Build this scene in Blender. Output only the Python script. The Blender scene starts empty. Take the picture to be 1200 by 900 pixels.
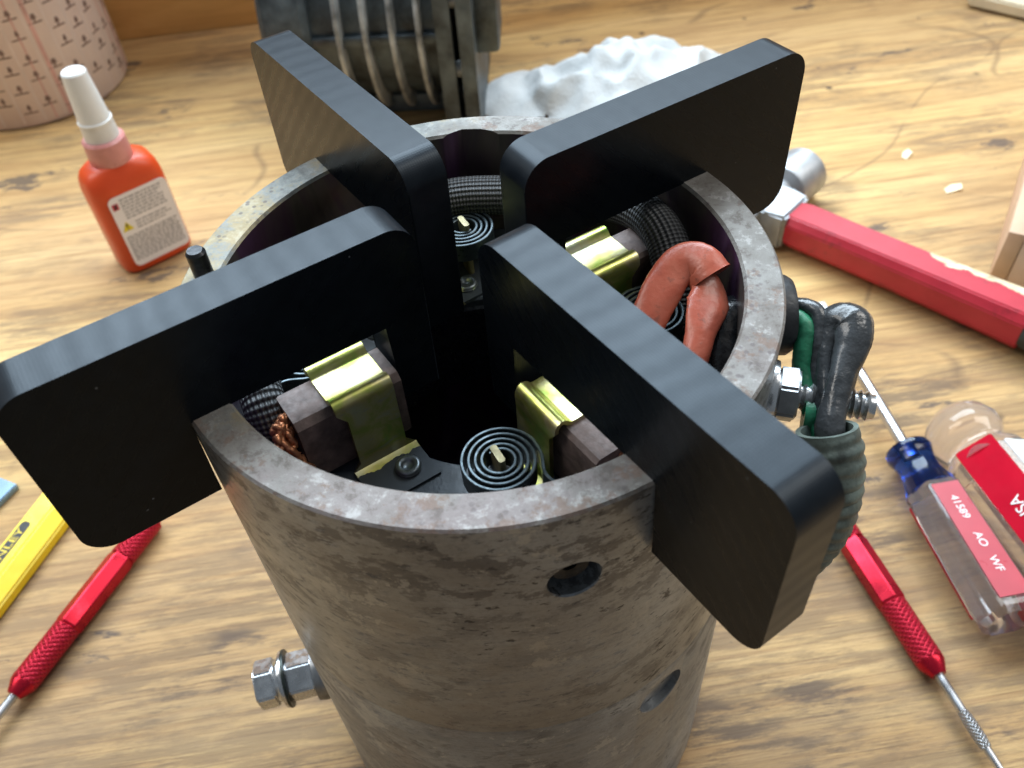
import bpy, bmesh, math, random
from mathutils import Vector, Matrix
random.seed(7)
S = 0.001                      # everything below is written in millimetres
H = 172.0                      # height of the generator rim above the bench
R = math.radians
scene = bpy.context.scene
COL = scene.collection

# ------------------------------------------------------------------ camera
cam_d = bpy.data.cameras.new('camera')
cam = bpy.data.objects.new('camera', cam_d); COL.objects.link(cam)
cam_d.sensor_width = 36.0
cam_d.lens = 36.0 * 1029.41 / 1200.0
cam_d.clip_start = 0.005; cam_d.clip_end = 50.0
_r = Vector((0.99715797, -0.04616833, -0.05953544))
_u = Vector((0.07430730, 0.73303402, 0.67612095))
_f = Vector((-0.01242612, 0.67862332, -0.73438136))
_m = Matrix((_r, _u, -_f)).transposed().to_4x4()
_m.translation = Vector((7.6478, -127.779, 279.337)) * S
cam.matrix_world = _m
cam_d.dof.use_dof = True
cam_d.dof.focus_distance = 0.175
cam_d.dof.aperture_fstop = 28.0
scene.camera = cam

# ------------------------------------------------------------------ room light: soft indoor ambience and two ceiling fixtures
world = bpy.data.worlds.new('World'); scene.world = world; world.use_nodes = True
bg = world.node_tree.nodes['Background']
bg.inputs['Color'].default_value = (0.80, 0.90, 1.0, 1); bg.inputs['Strength'].default_value = 0.20

def area(name, loc, target, sx, sy, power, color):
    l = bpy.data.lights.new(name, 'AREA'); l.shape = 'RECTANGLE'; l.size = sx; l.size_y = sy
    l.energy = power; l.color = color
    o = bpy.data.objects.new(name, l); COL.objects.link(o); o.location = loc
    o.rotation_euler = (Vector(target) - Vector(loc)).to_track_quat('-Z', 'Y').to_euler()
    return o
area('ceiling_light_back', (-0.1, 1.05, 1.30), (0, 0.2, 0), 1.9, 0.7, 64, (0.74, 0.88, 1.0))
area('ceiling_light_right', (1.15, 0.2, 1.45), (0.05, 0.1, 0), 0.4, 1.3, 14, (1.0, 0.96, 0.90))
area('ceiling_light_left', (-1.15, 0.15, 1.5), (0, 0.1, 0), 0.4, 1.3, 12, (1.0, 0.96, 0.90))

vs = scene.view_settings
vs.view_transform = 'Standard'; vs.look = 'None'; vs.gamma = 1.0; vs.use_curve_mapping = False
vs.exposure = 0.06
scene.cycles.use_denoising = True
scene.cycles.max_bounces = 8
scene.cycles.transmission_bounces = 10
scene.cycles.sample_clamp_indirect = 6.0

# ------------------------------------------------------------------ material helpers
class NT:
    def __init__(s, name):
        s.m = bpy.data.materials.new(name); s.m.use_nodes = True
        s.t = s.m.node_tree; s.n = s.t.nodes; s.l = s.t.links
        s.b = s.n['Principled BSDF']
        s.tc = s.n.new('ShaderNodeTexCoord')
    def coord(s, scale=(1, 1, 1), rot=(0, 0, 0), loc=(0, 0, 0), src='Object'):
        mp = s.n.new('ShaderNodeMapping'); s.l.new(s.tc.outputs[src], mp.inputs[0])
        mp.inputs['Scale'].default_value = scale; mp.inputs['Rotation'].default_value = rot; mp.inputs['Location'].default_value = loc
        return mp.outputs[0]
    def noise(s, vec, scale, detail=4, rough=0.55, dist=0.0):
        n = s.n.new('ShaderNodeTexNoise'); s.l.new(vec, n.inputs['Vector'])
        n.inputs['Scale'].default_value = scale; n.inputs['Detail'].default_value = detail
        n.inputs['Roughness'].default_value = rough; n.inputs['Distortion'].default_value = dist
        return n.outputs['Fac']
    def voro(s, vec, scale, feature='F1'):
        n = s.n.new('ShaderNodeTexVoronoi'); s.l.new(vec, n.inputs['Vector']); n.inputs['Scale'].default_value = scale
        n.feature = feature
        return n.outputs['Distance']
    def wave(s, vec, scale, dist=0.0, direction='X', detail=2, dscale=1.0):
        n = s.n.new('ShaderNodeTexWave'); s.l.new(vec, n.inputs['Vector']); n.bands_direction = direction
        n.inputs['Scale'].default_value = scale; n.inputs['Distortion'].default_value = dist
        n.inputs['Detail'].default_value = detail; n.inputs['Detail Scale'].default_value = dscale
        return n.outputs['Fac']
    def ramp(s, fac, stops, interp='LINEAR'):
        n = s.n.new('ShaderNodeValToRGB'); s.l.new(fac, n.inputs[0]); cr = n.color_ramp; cr.interpolation = interp
        while len(cr.elements) < len(stops): cr.elements.new(0.5)
        for e, (p, c) in zip(cr.elements, stops):
            e.position = p
            e.color = (c, c, c, 1) if isinstance(c, (int, float)) else (*c, 1)
        return n.outputs[0]
    def mix(s, fac, a, b, mode='MIX'):
        n = s.n.new('ShaderNodeMix'); n.data_type = 'RGBA'; n.blend_type = mode; n.clamp_factor = True
        for i, v in ((0, fac), (6, a), (7, b)):
            if isinstance(v, bpy.types.NodeSocket): s.l.new(v, n.inputs[i])
            elif i == 0: n.inputs[0].default_value = v
            else: n.inputs[i].default_value = (*v, 1) if len(v) == 3 else v
        return n.outputs[2]
    def math(s, op, a, b=0.0):
        n = s.n.new('ShaderNodeMath'); n.operation = op
        for i, v in enumerate((a, b)):
            if isinstance(v, bpy.types.NodeSocket): s.l.new(v, n.inputs[i])
            else: n.inputs[i].default_value = v
        return n.outputs[0]
    def sep(s, vec):
        n = s.n.new('ShaderNodeSeparateXYZ'); s.l.new(vec, n.inputs[0]); return n.outputs
    def set(s, **k):
        for a, v in k.items():
            key = {'color': 'Base Color', 'rough': 'Roughness', 'metal': 'Metallic', 'trans': 'Transmission Weight', 'ior': 'IOR',
                   'spec': 'Specular IOR Level', 'coat': 'Coat Weight', 'coatr': 'Coat Roughness', 'sheen': 'Sheen Weight', 'sss': 'Subsurface Weight', 'aniso': 'Anisotropic'}[a]
            if isinstance(v, bpy.types.NodeSocket): s.l.new(v, s.b.inputs[key])
            elif isinstance(v, tuple): s.b.inputs[key].default_value = (*v, 1)
            else: s.b.inputs[key].default_value = v
        return s
    def bump(s, height, dist, strength=1.0):
        n = s.n.new('ShaderNodeBump'); n.inputs['Strength'].default_value = strength; n.inputs['Distance'].default_value = dist
        prev = s.b.inputs['Normal']
        if prev.is_linked: s.l.new(prev.links[0].from_socket, n.inputs['Normal'])
        s.l.new(height, n.inputs['Height']); s.l.new(n.outputs[0], prev)
        return s

def simple(name, color, rough=0.5, metal=0.0, var=0.12, nscale=120, bump=0.0, bscale=400, **k):
    t = NT(name); v = t.coord()
    f = t.noise(v, nscale, 5, 0.6)
    c2 = tuple(max(0, c * (1 - 2.2 * var)) for c in color); c1 = tuple(min(1, c * (1 + var)) for c in color)
    t.set(color=t.ramp(f, [(0.3, c2), (0.7, c1)]), metal=metal, **k)
    t.set(rough=t.ramp(t.noise(v, nscale * 2.3, 4), [(0.3, max(0.02, rough - 0.1)), (0.7, min(1, rough + 0.1))]))
    if bump: t.bump(t.noise(v, bscale, 4), bump * S)
    return t.m

# ------------------------------------------------------------------ materials
def mat_wood():
    t = NT('bench_wood'); g = R(5.7)
    def gc(sx, sy, ox=0.0, oy=0.0, rz=0.0): return t.coord(scale=(sx, sy, 1), rot=(0, 0, rz), loc=(ox, oy, 0))
    v = gc(1, 1)
    broad = t.noise(gc(0.5, 7), 5.0, 6, 0.62, 0.1)
    c = t.ramp(broad, [(0.34, (0.46, 0.275, 0.108)), (0.45, (0.56, 0.355, 0.145)), (0.55, (0.65, 0.435, 0.185)), (0.68, (0.73, 0.51, 0.235))])
    hue = t.ramp(t.noise(gc(1, 1.6, 4.0, 1.0), 4.5, 3), [(0.4, 0.0), (0.65, 0.5)])
    c = t.mix(hue, c, (0.47, 0.305, 0.165))
    fine = t.noise(gc(0.35, 14), 26.0, 8, 0.70, 0.0)
    c = t.mix(t.ramp(fine, [(0.38, 0.75), (0.48, 0.0)]), c, (0.34, 0.195, 0.085))
    rings = t.wave(gc(0.4, 3.0), 8.0, 11.0, 'Y', 4, 1.6)
    c = t.mix(t.ramp(rings, [(0.0, 0.38), (0.20, 0.0)]), c, (0.33, 0.185, 0.080))
    hair = t.noise(gc(0.35, 22), 60.0, 6, 0.74)
    c = t.mix(t.ramp(hair, [(0.54, 0.0), (0.66, 0.55)]), c, (0.22, 0.125, 0.058))
    c = t.mix(t.ramp(hair, [(0.36, 0.3), (0.46, 0.0)]), c, (0.68, 0.47, 0.22))
    patch = t.noise(gc(1, 1.5, 0.35, 0.82), 8.0, 5, 0.62, 0.2)
    dirt = t.noise(gc(0.6, 4.2, 3.1, 1.7), 34.0, 8, 0.76, 0.05)
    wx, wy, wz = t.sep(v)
    front_mask = t.ramp(t.math('ADD', t.math('MULTIPLY', wy, -1.6), t.noise(gc(1, 1, 7, 2), 5.0, 4, 0.6)), [(0.15, 0.0), (0.50, 1.0)])  # noisy mask growing towards the bench front: darker tone, more dirt and grime
    c = t.mix(t.math('MULTIPLY', front_mask, 0.40), c, (0.38, 0.225, 0.110))
    c = t.mix(t.ramp(hair, [(0.52, 0.0), (0.62, 0.4)]), c, (0.20, 0.115, 0.055))
    dm = t.math('MULTIPLY', t.ramp(dirt, [(0.45, 0.0), (0.55, 1.0)]), t.math('MAXIMUM', t.math('MULTIPLY', t.ramp(patch, [(0.47, 0.04), (0.56, 1.0)]), t.math('ADD', 0.6, t.math('MULTIPLY', front_mask, 0.4))), t.math('MULTIPLY', front_mask, 0.55)))
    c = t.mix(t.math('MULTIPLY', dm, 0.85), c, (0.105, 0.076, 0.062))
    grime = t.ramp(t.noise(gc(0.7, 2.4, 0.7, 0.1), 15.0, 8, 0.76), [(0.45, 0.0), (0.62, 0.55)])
    c = t.mix(t.math('MULTIPLY', grime, t.math('ADD', 0.12, t.math('MULTIPLY', front_mask, 0.8))), c, (0.26, 0.175, 0.105))
    sp = t.voro(v, 48.0)
    spots = t.math('MULTIPLY', t.ramp(sp, [(0.06, 1.0), (0.13, 0.0)]), t.ramp(t.noise(v, 17, 2), [(0.58, 0.0), (0.63, 0.9)]))
    c = t.mix(spots, c, (0.06, 0.045, 0.038))
    ink = t.ramp(t.noise(gc(0.8, 1.9, 1.37, 0.4, 0.12), 17.0, 9, 0.68, 0.3), [(0.615, 0.0), (0.65, 0.8)])
    c = t.mix(ink, c, (0.085, 0.068, 0.064))
    for rz, ox in ((1.1, 0.0), (0.5, 2.0), (-0.9, 5.0)):
        sc = t.ramp(t.math('ABSOLUTE', t.math('SUBTRACT', t.noise(gc(0.35, 1.0, ox, 0, rz), 9.0, 1, 0.3), 0.5)), [(0.0, 0.55), (0.0022, 0.0)])
        gate = t.ramp(t.noise(gc(1, 1, ox + 0.6, 0.2), 12.0, 2), [(0.50, 0.0), (0.56, 1.0)])
        c = t.mix(t.math('MULTIPLY', sc, gate), c, (0.16, 0.10, 0.06))
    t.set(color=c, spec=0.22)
    t.set(rough=t.ramp(dirt, [(0.3, 0.52), (0.7, 0.72)]))
    t.bump(t.math('ADD', t.math('ADD', fine, t.math('MULTIPLY', dirt, 0.7)), t.math('MULTIPLY', hair, 0.5)), 0.45 * S, 0.8)
    return t.m

def mat_backboard():
    t = NT('backboard_wood')
    v = t.coord(scale=(1.0, 1.0, 8.0)); n = t.noise(v, 9, 6, 0.6, 0.8)
    t.set(color=t.ramp(n, [(0.3, (0.62, 0.34, 0.11)), (0.5, (0.74, 0.44, 0.16)), (0.75, (0.80, 0.52, 0.22))]), rough=0.42)
    t.bump(n, 0.3 * S, 0.5)
    return t.m

def mat_black_print(name, lo, hi, spec, r0, r1):
    t = NT(name)
    v = t.coord()
    x, y, z = t.sep(v)
    diag = t.math('MULTIPLY', t.math('ADD', x, z), 0.7071)
    lines = t.math('SINE', t.math('MULTIPLY', diag, 2 * math.pi / (0.45 * S)))
    layer = t.math('SINE', t.math('MULTIPLY', y, 2 * math.pi / (0.48 * S)))
    ghost = t.noise(t.coord(scale=(1, 1, 1)), 90, 3, 0.5)
    big = t.wave(t.coord(rot=(0, R(45), 0)), 95, 2.0, 'X', 2, 2.0)
    t.set(color=t.ramp(t.noise(v, 300, 4), [(0.3, lo), (0.75, hi)]), spec=spec)
    fleck = t.math('MULTIPLY', t.ramp(t.voro(v, 420), [(0.055, 1.0), (0.10, 0.0)]), t.ramp(t.noise(v, 160, 2), [(0.63, 0.0), (0.67, 0.7)]))
    t.set(color=t.mix(fleck, t.b.inputs['Base Color'].links[0].from_socket, (0.30, 0.31, 0.32)))
    t.b.inputs['Specular Tint'].default_value = (0.78, 0.90, 1.0, 1)
    t.set(rough=t.ramp(t.math('ADD', t.math('MULTIPLY', ghost, 0.7), t.math('MULTIPLY', big, 0.3)), [(0.2, r0), (0.8, r1)]))
    t.bump(t.math('ADD', t.math('MULTIPLY', lines, 0.18), t.math('MULTIPLY', layer, 0.5)), 0.012 * S, 0.5)
    t.bump(t.math('ADD', ghost, t.math('MULTIPLY', big, 0.06)), 0.20 * S, 0.18)
    return t.m

def mat_casting():
    t = NT('weathered_steel')
    v = t.coord(); x, y, z = t.sep(v)
    big = t.noise(t.coord(loc=(0.013, 0.0, 0.02)), 15, 5, 0.6, 0.3)
    n1 = t.noise(t.coord(scale=(1, 1, 1.4)), 60, 8, 0.7, 0.1)
    c = t.ramp(big, [(0.36, (0.185, 0.190, 0.193)), (0.48, (0.250, 0.268, 0.282)), (0.60, (0.33, 0.362, 0.388))])
    c = t.mix(t.ramp(n1, [(0.40, 0.45), (0.49, 0.0)]), c, (0.135, 0.138, 0.142))
    grain = t.noise(v, 900, 4, 0.7)
    c = t.mix(t.ramp(grain, [(0.38, 0.35), (0.50, 0.0)]), c, (0.11, 0.11, 0.112))
    # turning marks run round the barrel
    turn = t.noise(t.coord(scale=(1, 1, 7)), 120, 6, 0.74)
    c = t.mix(t.ramp(turn, [(0.54, 0.0), (0.66, 0.35)]), c, (0.34, 0.35, 0.35))
    c = t.mix(t.ramp(turn, [(0.36, 0.3), (0.44, 0.0)]), c, (0.12, 0.115, 0.112))
    # dark mill scale left in sharp flakes, mostly towards the rim
    sc = t.noise(t.coord(scale=(1, 1, 1.7), loc=(0.02, 0.05, 0.11)), 120, 8, 0.74, 0.1)
    hi = t.ramp(t.math('ADD', z, t.math('MULTIPLY', t.noise(v, 28, 4), 0.08)), [(0.165, 0.0), (0.195, 1.0)])
    zone = t.ramp(t.noise(t.coord(loc=(0.3, 0.2, 0.5)), 26, 3), [(0.50, 0.0), (0.56, 1.0)])
    c = t.mix(t.math('MULTIPLY', t.ramp(sc, [(0.512, 0.0), (0.545, 0.68)]), t.math('MAXIMUM', hi, t.math('MULTIPLY', zone, 0.7))), c, (0.050, 0.049, 0.056))
    pits = t.ramp(t.noise(t.coord(scale=(1, 1, 2.2), loc=(0.5, 0.1, 0)), 300, 5, 0.66), [(0.60, 0.0), (0.625, 0.9)])
    c = t.mix(t.math('MULTIPLY', pits, t.ramp(t.noise(v, 30, 3), [(0.46, 0.1), (0.56, 1.0)])), c, (0.040, 0.038, 0.038))
    pale = t.ramp(t.noise(t.coord(loc=(0.4, 0.2, 0.3)), 70, 8, 0.76, 0.1), [(0.575, 0.0), (0.60, 0.55)])
    c = t.mix(pale, c, (0.42, 0.42, 0.395))
    rust = t.ramp(t.noise(t.coord(loc=(0.9, 0.2, 0.6)), 30, 7, 0.7), [(0.58, 0.0), (0.72, 0.35)])
    c = t.mix(rust, c, (0.23, 0.175, 0.145))
    t.set(color=c, metal=0.40, spec=0.45)
    t.set(rough=t.math('ADD', t.ramp(sc, [(0.40, 0.28), (0.62, 0.42)]), t.math('MULTIPLY', pits, 0.2)))
    t.bump(t.math('SUBTRACT', t.math('ADD', t.math('MULTIPLY', turn, 0.5), t.math('MULTIPLY', sc, 0.35)), t.math('MULTIPLY', pits, 0.35)), 0.22 * S, 0.6)
    return t.m

def mat_rim():
    t = NT('scraped_rim_steel')
    v = t.coord(); x, y, z = t.sep(v)
    n1 = t.noise(v, 260, 8, 0.74, 0.2)
    soft = t.noise(v, 55, 4, 0.6)
    c = t.ramp(soft, [(0.38, (0.150, 0.138, 0.122)), (0.50, (0.205, 0.195, 0.180)), (0.62, (0.255, 0.25, 0.235))])
    front = t.ramp(t.math('ADD', t.math('MULTIPLY', y, -9.0), t.noise(v, 30, 3)), [(0.55, 0.0), (0.95, 1.0)])
    pv = t.math('MULTIPLY', t.ramp(t.noise(t.coord(loc=(0.3, 0.3, 0.3)), 60, 6, 0.66), [(0.42, 0.0), (0.58, 0.75)]), front)
    c = t.mix(pv, c, (0.205, 0.170, 0.165))
    c = t.mix(t.ramp(n1, [(0.54, 0.0), (0.62, 0.6)]), c, (0.37, 0.36, 0.345))
    c = t.mix(t.ramp(n1, [(0.38, 0.65), (0.46, 0.0)]), c, (0.105, 0.085, 0.075))
    br = t.ramp(t.noise(t.coord(loc=(0.7, 0.1, 0.3)), 90, 9, 0.76), [(0.535, 0.0), (0.575, 0.65)])
    c = t.mix(br, c, (0.16, 0.10, 0.072))
    # chalky oxide where the frame was dipped: the far left arc
    side = t.ramp(t.math('ADD', t.math('MULTIPLY', x, -12.0), t.math('ADD', t.math('MULTIPLY', y, 5.0), t.noise(v, 40, 4))), [(0.75, 0.0), (1.15, 0.8)])
    ox = t.ramp(t.noise(t.coord(loc=(0.2, 0.8, 0.1)), 120, 8, 0.72), [(0.36, (0.12, 0.13, 0.125)), (0.48, (0.24, 0.255, 0.24)), (0.58, (0.36, 0.29, 0.155)), (0.72, (0.50, 0.46, 0.35))])
    c = t.mix(side, c, ox)
    pit = t.ramp(t.voro(v, 620), [(0.20, 0.7), (0.36, 0.0)])
    c = t.mix(t.math('MULTIPLY', pit, t.ramp(t.noise(v, 90, 3), [(0.48, 0.0), (0.6, 1.0)])), c, (0.10, 0.08, 0.08))
    t.set(color=c, metal=0.2, spec=0.35, rough=t.ramp(n1, [(0.3, 0.68), (0.7, 0.46)]))
    t.bump(t.math('ADD', n1, t.noise(v, 420, 5, 0.65)), 0.30 * S, 0.7)
    return t.m

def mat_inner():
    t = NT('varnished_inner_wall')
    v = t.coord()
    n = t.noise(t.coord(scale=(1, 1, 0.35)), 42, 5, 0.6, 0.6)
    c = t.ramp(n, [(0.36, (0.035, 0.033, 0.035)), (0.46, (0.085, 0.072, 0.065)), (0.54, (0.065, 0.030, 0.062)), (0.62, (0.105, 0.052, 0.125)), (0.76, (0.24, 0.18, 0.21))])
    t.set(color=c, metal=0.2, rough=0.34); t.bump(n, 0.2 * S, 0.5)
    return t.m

def mat_chromate():
    t = NT('yellow_chromate_steel')
    v = t.coord(); x, y, z = t.sep(v)
    n = t.noise(v, 120, 4, 0.55, 0.6)
    c = t.ramp(n, [(0.30, (0.30, 0.52, 0.09)), (0.44, (0.52, 0.56, 0.14)), (0.53, (0.68, 0.62, 0.26)), (0.66, (0.68, 0.66, 0.42))])
    sc = t.ramp(t.noise(t.coord(scale=(0.25, 1, 1)), 700, 5, 0.7), [(0.55, 0.0), (0.68, 0.55)])
    c = t.mix(sc, c, (0.50, 0.48, 0.40))
    # the feet were masked by black paint up to a ragged line near the bend
    foot = t.math('MULTIPLY', t.math('GREATER_THAN', t.math('ADD', t.math('ABSOLUTE', y), t.math('MULTIPLY', t.noise(v, 260, 3), 4.0 * S)), 10.9 * S), 1.0)
    c = t.mix(foot, c, (0.045, 0.055, 0.065))
    t.set(color=c, metal=t.math('SUBTRACT', 0.95, t.math('MULTIPLY', foot, 0.75)))
    t.set(rough=t.math('ADD', t.ramp(t.noise(v, 300, 4), [(0.3, 0.30), (0.7, 0.46)]), t.math('MULTIPLY', foot, 0.16)))
    t.bump(t.noise(v, 500, 4), 0.05 * S, 0.5)
    return t.m

def mat_braid(name, color, ku, kv, rough=0.55):
    t = NT(name)
    u, v, w = t.sep(t.tc.outputs['UV'])
    a = t.math('SINE', t.math('ADD', t.math('MULTIPLY', u, ku), t.math('MULTIPLY', v, kv)))
    b = t.math('SINE', t.math('SUBTRACT', t.math('MULTIPLY', u, ku), t.math('MULTIPLY', v, kv)))
    h = t.math('MULTIPLY', a, b)
    t.set(color=t.ramp(t.math('ADD', t.math('MULTIPLY', h, 0.5), 0.5), [(0.25, tuple(c * 0.22 for c in color)), (0.75, color)]), rough=rough)
    t.bump(h, 0.45 * S, 0.9)
    return t.m

def mat_red_sleeve():
    t = NT('red_rubber_sleeve')
    v = t.coord(); n = t.noise(v, 130, 5, 0.6)
    c = t.ramp(n, [(0.25, (0.27, 0.058, 0.036)), (0.5, (0.40, 0.088, 0.050)), (0.8, (0.47, 0.15, 0.095))])
    sp = t.ramp(t.noise(v, 520, 5, 0.6), [(0.58, 0.0), (0.68, 0.6)])
    c = t.mix(sp, c, (0.14, 0.05, 0.038))
    t.set(color=c, rough=0.33, spec=0.5)
    t.bump(t.noise(v, 700, 4), 0.15 * S, 0.6)
    t.bump(t.noise(t.coord(scale=(1, 1, 1)), 150, 3, 0.5), 0.35 * S, 0.35)
    return t.m

def mat_hammer_red():
    t = NT('chipped_red_paint')
    v = t.coord(); x, y, z = t.sep(v)
    n = t.noise(v, 70, 5, 0.6)
    c = t.ramp(n, [(0.3, (0.40, 0.014, 0.030)), (0.7, (0.52, 0.026, 0.046))])
    # paint knocked off along the far edge, fibreglass shows
    edge = t.math('ADD', t.math('MULTIPLY', y, 120.0), t.math('MULTIPLY', t.noise(t.coord(scale=(0.6, 1, 1)), 75, 5, 0.6), 2.6))
    along = t.math('MULTIPLY', t.math('GREATER_THAN', x, 62 * S), t.math('LESS_THAN', x, 118 * S))
    chip = t.math('MULTIPLY', t.ramp(edge, [(0.0, 0.0), (1.0, 1.0)]), along)
    chipm = t.math('GREATER_THAN', t.math('MULTIPLY', edge, along), 1.9)
    c = t.mix(chipm, c, t.ramp(t.noise(v, 200, 4), [(0.3, (0.55, 0.42, 0.22)), (0.7, (0.80, 0.72, 0.52))]))
    blk = t.ramp(t.noise(t.coord(loc=(0.5, 0.2, 0.1)), 60, 6, 0.7), [(0.58, 0.0), (0.68, 0.6)])
    c = t.mix(blk, c, (0.10, 0.012, 0.015))
    t.set(color=c, rough=0.36); t.bump(chipm, -0.3 * S, 0.6)
    return t.m

def mat_knurl(name, color, ku, kv, metal, rough, dist=0.3):
    t = NT(name)
    u, v, w = t.sep(t.tc.outputs['UV'])
    a = t.math('SINE', t.math('ADD', t.math('MULTIPLY', u, ku), t.math('MULTIPLY', v, kv)))
    b = t.math('SINE', t.math('SUBTRACT', t.math('MULTIPLY', u, ku), t.math('MULTIPLY', v, kv)))
    h = t.math('MAXIMUM', a, b)
    t.set(color=t.mix(t.ramp(h, [(0.55, 0.0), (0.95, 0.0)]), color, color), metal=metal, rough=rough)
    t.bump(h, -dist * S, 1.0)
    return t.m

M = {}
M['wood'] = mat_wood(); M['board'] = mat_backboard(); M['print'] = mat_black_print('black_printed_face', (0.0024, 0.0036, 0.0052), (0.0045, 0.0065, 0.009), 0.17, 0.24, 0.34); M['printedge'] = mat_black_print('black_printed_layer_wall', (0.006, 0.008, 0.011), (0.012, 0.015, 0.019), 0.23, 0.30, 0.40)
M['cast'] = mat_casting(); M['rim'] = mat_rim(); M['inner'] = mat_inner(); M['chrom'] = mat_chromate()
M['carbon'] = simple('carbon_brush', (0.165, 0.120, 0.108), 0.58, 0.1, 0.25, 300, 0.12, 900)
M['spring'] = simple('blued_spring_steel', (0.055, 0.075, 0.085), 0.32, 0.6, 0.15, 300)
M['rivet'] = simple('grey_rivet', (0.16, 0.18, 0.19), 0.35, 0.7, 0.15, 300)
M['ring'] = simple('black_ring_board', (0.050, 0.062, 0.075), 0.42, 0.1, 0.12, 160, 0.08, 700)
M['copper'] = simple('copper_strand', (0.62, 0.27, 0.14), 0.42, 0.85, 0.2, 600, 0.1, 1500)
M['sleeve'] = mat_braid('black_braided_sleeve', (0.115, 0.12, 0.125), 2 * math.pi * 0.62, 2 * math.pi * 12)
M['redsl'] = mat_red_sleeve()
M['tar'] = simple('black_varnished_lead', (0.020, 0.024, 0.030), 0.28, 0.0, 0.3, 200, 0.5, 260, coat=0.4)
M['rubber'] = simple('black_rubber', (0.024, 0.026, 0.030), 0.50, 0.0, 0.25, 200, 0.15, 500)
M['leadblk'] = simple('grimy_black_lead', (0.050, 0.055, 0.060), 0.30, 0.0, 0.35, 140, 0.6, 220, coat=0.25)
M['green'] = simple('green_wire_cover', (0.018, 0.19, 0.095), 0.42, 0.0, 0.35, 160, 0.25, 400)
M['boot'] = simple('grimy_green_grey_wrap', (0.135, 0.170, 0.150), 0.5, 0.0, 0.35, 150, 0.3, 380)
M['zinc'] = simple('zinc_plated_steel', (0.66, 0.68, 0.70), 0.26, 0.95, 0.12, 200, 0.05, 500)
M['washer'] = simple('dark_washer', (0.05, 0.06, 0.055), 0.35, 0.7, 0.2, 200)
M['pin'] = simple('black_oxide_pin', (0.045, 0.046, 0.05), 0.35, 0.7, 0.3, 300, 0.1, 500)
M['brass'] = simple('brass_pin', (0.30, 0.26, 0.15), 0.45, 0.7, 0.2, 400)
M['steel'] = simple('bright_steel', (0.60, 0.61, 0.63), 0.30, 0.95, 0.1, 100)
M['satin'] = simple('satin_hammer_steel', (0.42, 0.44, 0.46), 0.48, 0.7, 0.1, 100)
M['darksteel'] = simple('dull_steel', (0.30, 0.31, 0.32), 0.4, 0.85, 0.2, 150, 0.1, 300)
M['bottle'] = simple('orange_red_plastic', (0.66, 0.068, 0.012), 0.38, 0.0, 0.05, 40, sss=0.0)
M['capwhite'] = simple('white_plastic', (0.80, 0.81, 0.80), 0.38, 0.0, 0.03, 60)
M['nozzle'] = simple('milky_nozzle_plastic', (0.74, 0.72, 0.68), 0.35, 0.0, 0.05, 60)
M['collar'] = simple('pink_tinted_collar', (0.62, 0.26, 0.24), 0.32, 0.0, 0.08, 80)
M['label'] = simple('label_paper', (0.82, 0.77, 0.77), 0.5, 0.0, 0.02, 60)
M['ink'] = simple('grey_print', (0.36, 0.34, 0.35), 0.55, 0.0, 0.1, 300)
M['redink'] = simple('red_print', (0.50, 0.03, 0.06), 0.5, 0.0, 0.05, 300)
M['yellowink'] = simple('yellow_print', (0.75, 0.60, 0.02), 0.5, 0.0, 0.05, 300)
M['blackink'] = simple('black_print', (0.015, 0.015, 0.015), 0.5, 0.0, 0.05, 300)
M['whiteink'] = simple('white_print', (0.85, 0.85, 0.83), 0.5, 0.0, 0.03, 300)
M['yellow'] = simple('yellow_plastic', (0.78, 0.56, 0.008), 0.34, 0.0, 0.05, 60)
M['redalu'] = simple('red_anodised_aluminium', (0.50, 0.010, 0.028), 0.30, 0.75, 0.06, 60)
M['redknurl'] = mat_knurl('red_anodised_knurl', (0.52, 0.012, 0.035), 2 * math.pi * 0.55, 2 * math.pi * 12, 0.6, 0.34)
M['steelknurl'] = mat_knurl('steel_knurl', (0.55, 0.56, 0.57), 2 * math.pi * 0.8, 2 * math.pi * 9, 0.9, 0.28)
M['hamred'] = mat_hammer_red()
M['grip'] = simple('black_hammer_grip', (0.04, 0.045, 0.045), 0.6, 0.0, 0.2, 150)
M['finned'] = simple('grimy_cast_barrel', (0.085, 0.110, 0.125), 0.46, 0.25, 0.4, 60, 0.3, 160)
M['finedge'] = simple('worn_fin_casting', (0.42, 0.45, 0.46), 0.48, 0.25, 0.35, 70, 0.3, 200)
M['card'] = simple('raw_board', (0.62, 0.42, 0.28), 0.65, 0.0, 0.08, 40)
M['cardpale'] = simple('pale_board_face', (0.66, 0.49, 0.38), 0.6, 0.0, 0.06, 30)
M['cream'] = simple('cream_card', (0.72, 0.64, 0.48), 0.6, 0.0, 0.05, 40)
M['chip'] = simple('pale_wood_chip', (0.82, 0.70, 0.48), 0.6, 0.0, 0.05, 100)
M['bluesteel'] = simple('blue_grey_painted_steel', (0.20, 0.30, 0.40), 0.35, 0.4, 0.1, 90)

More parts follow.
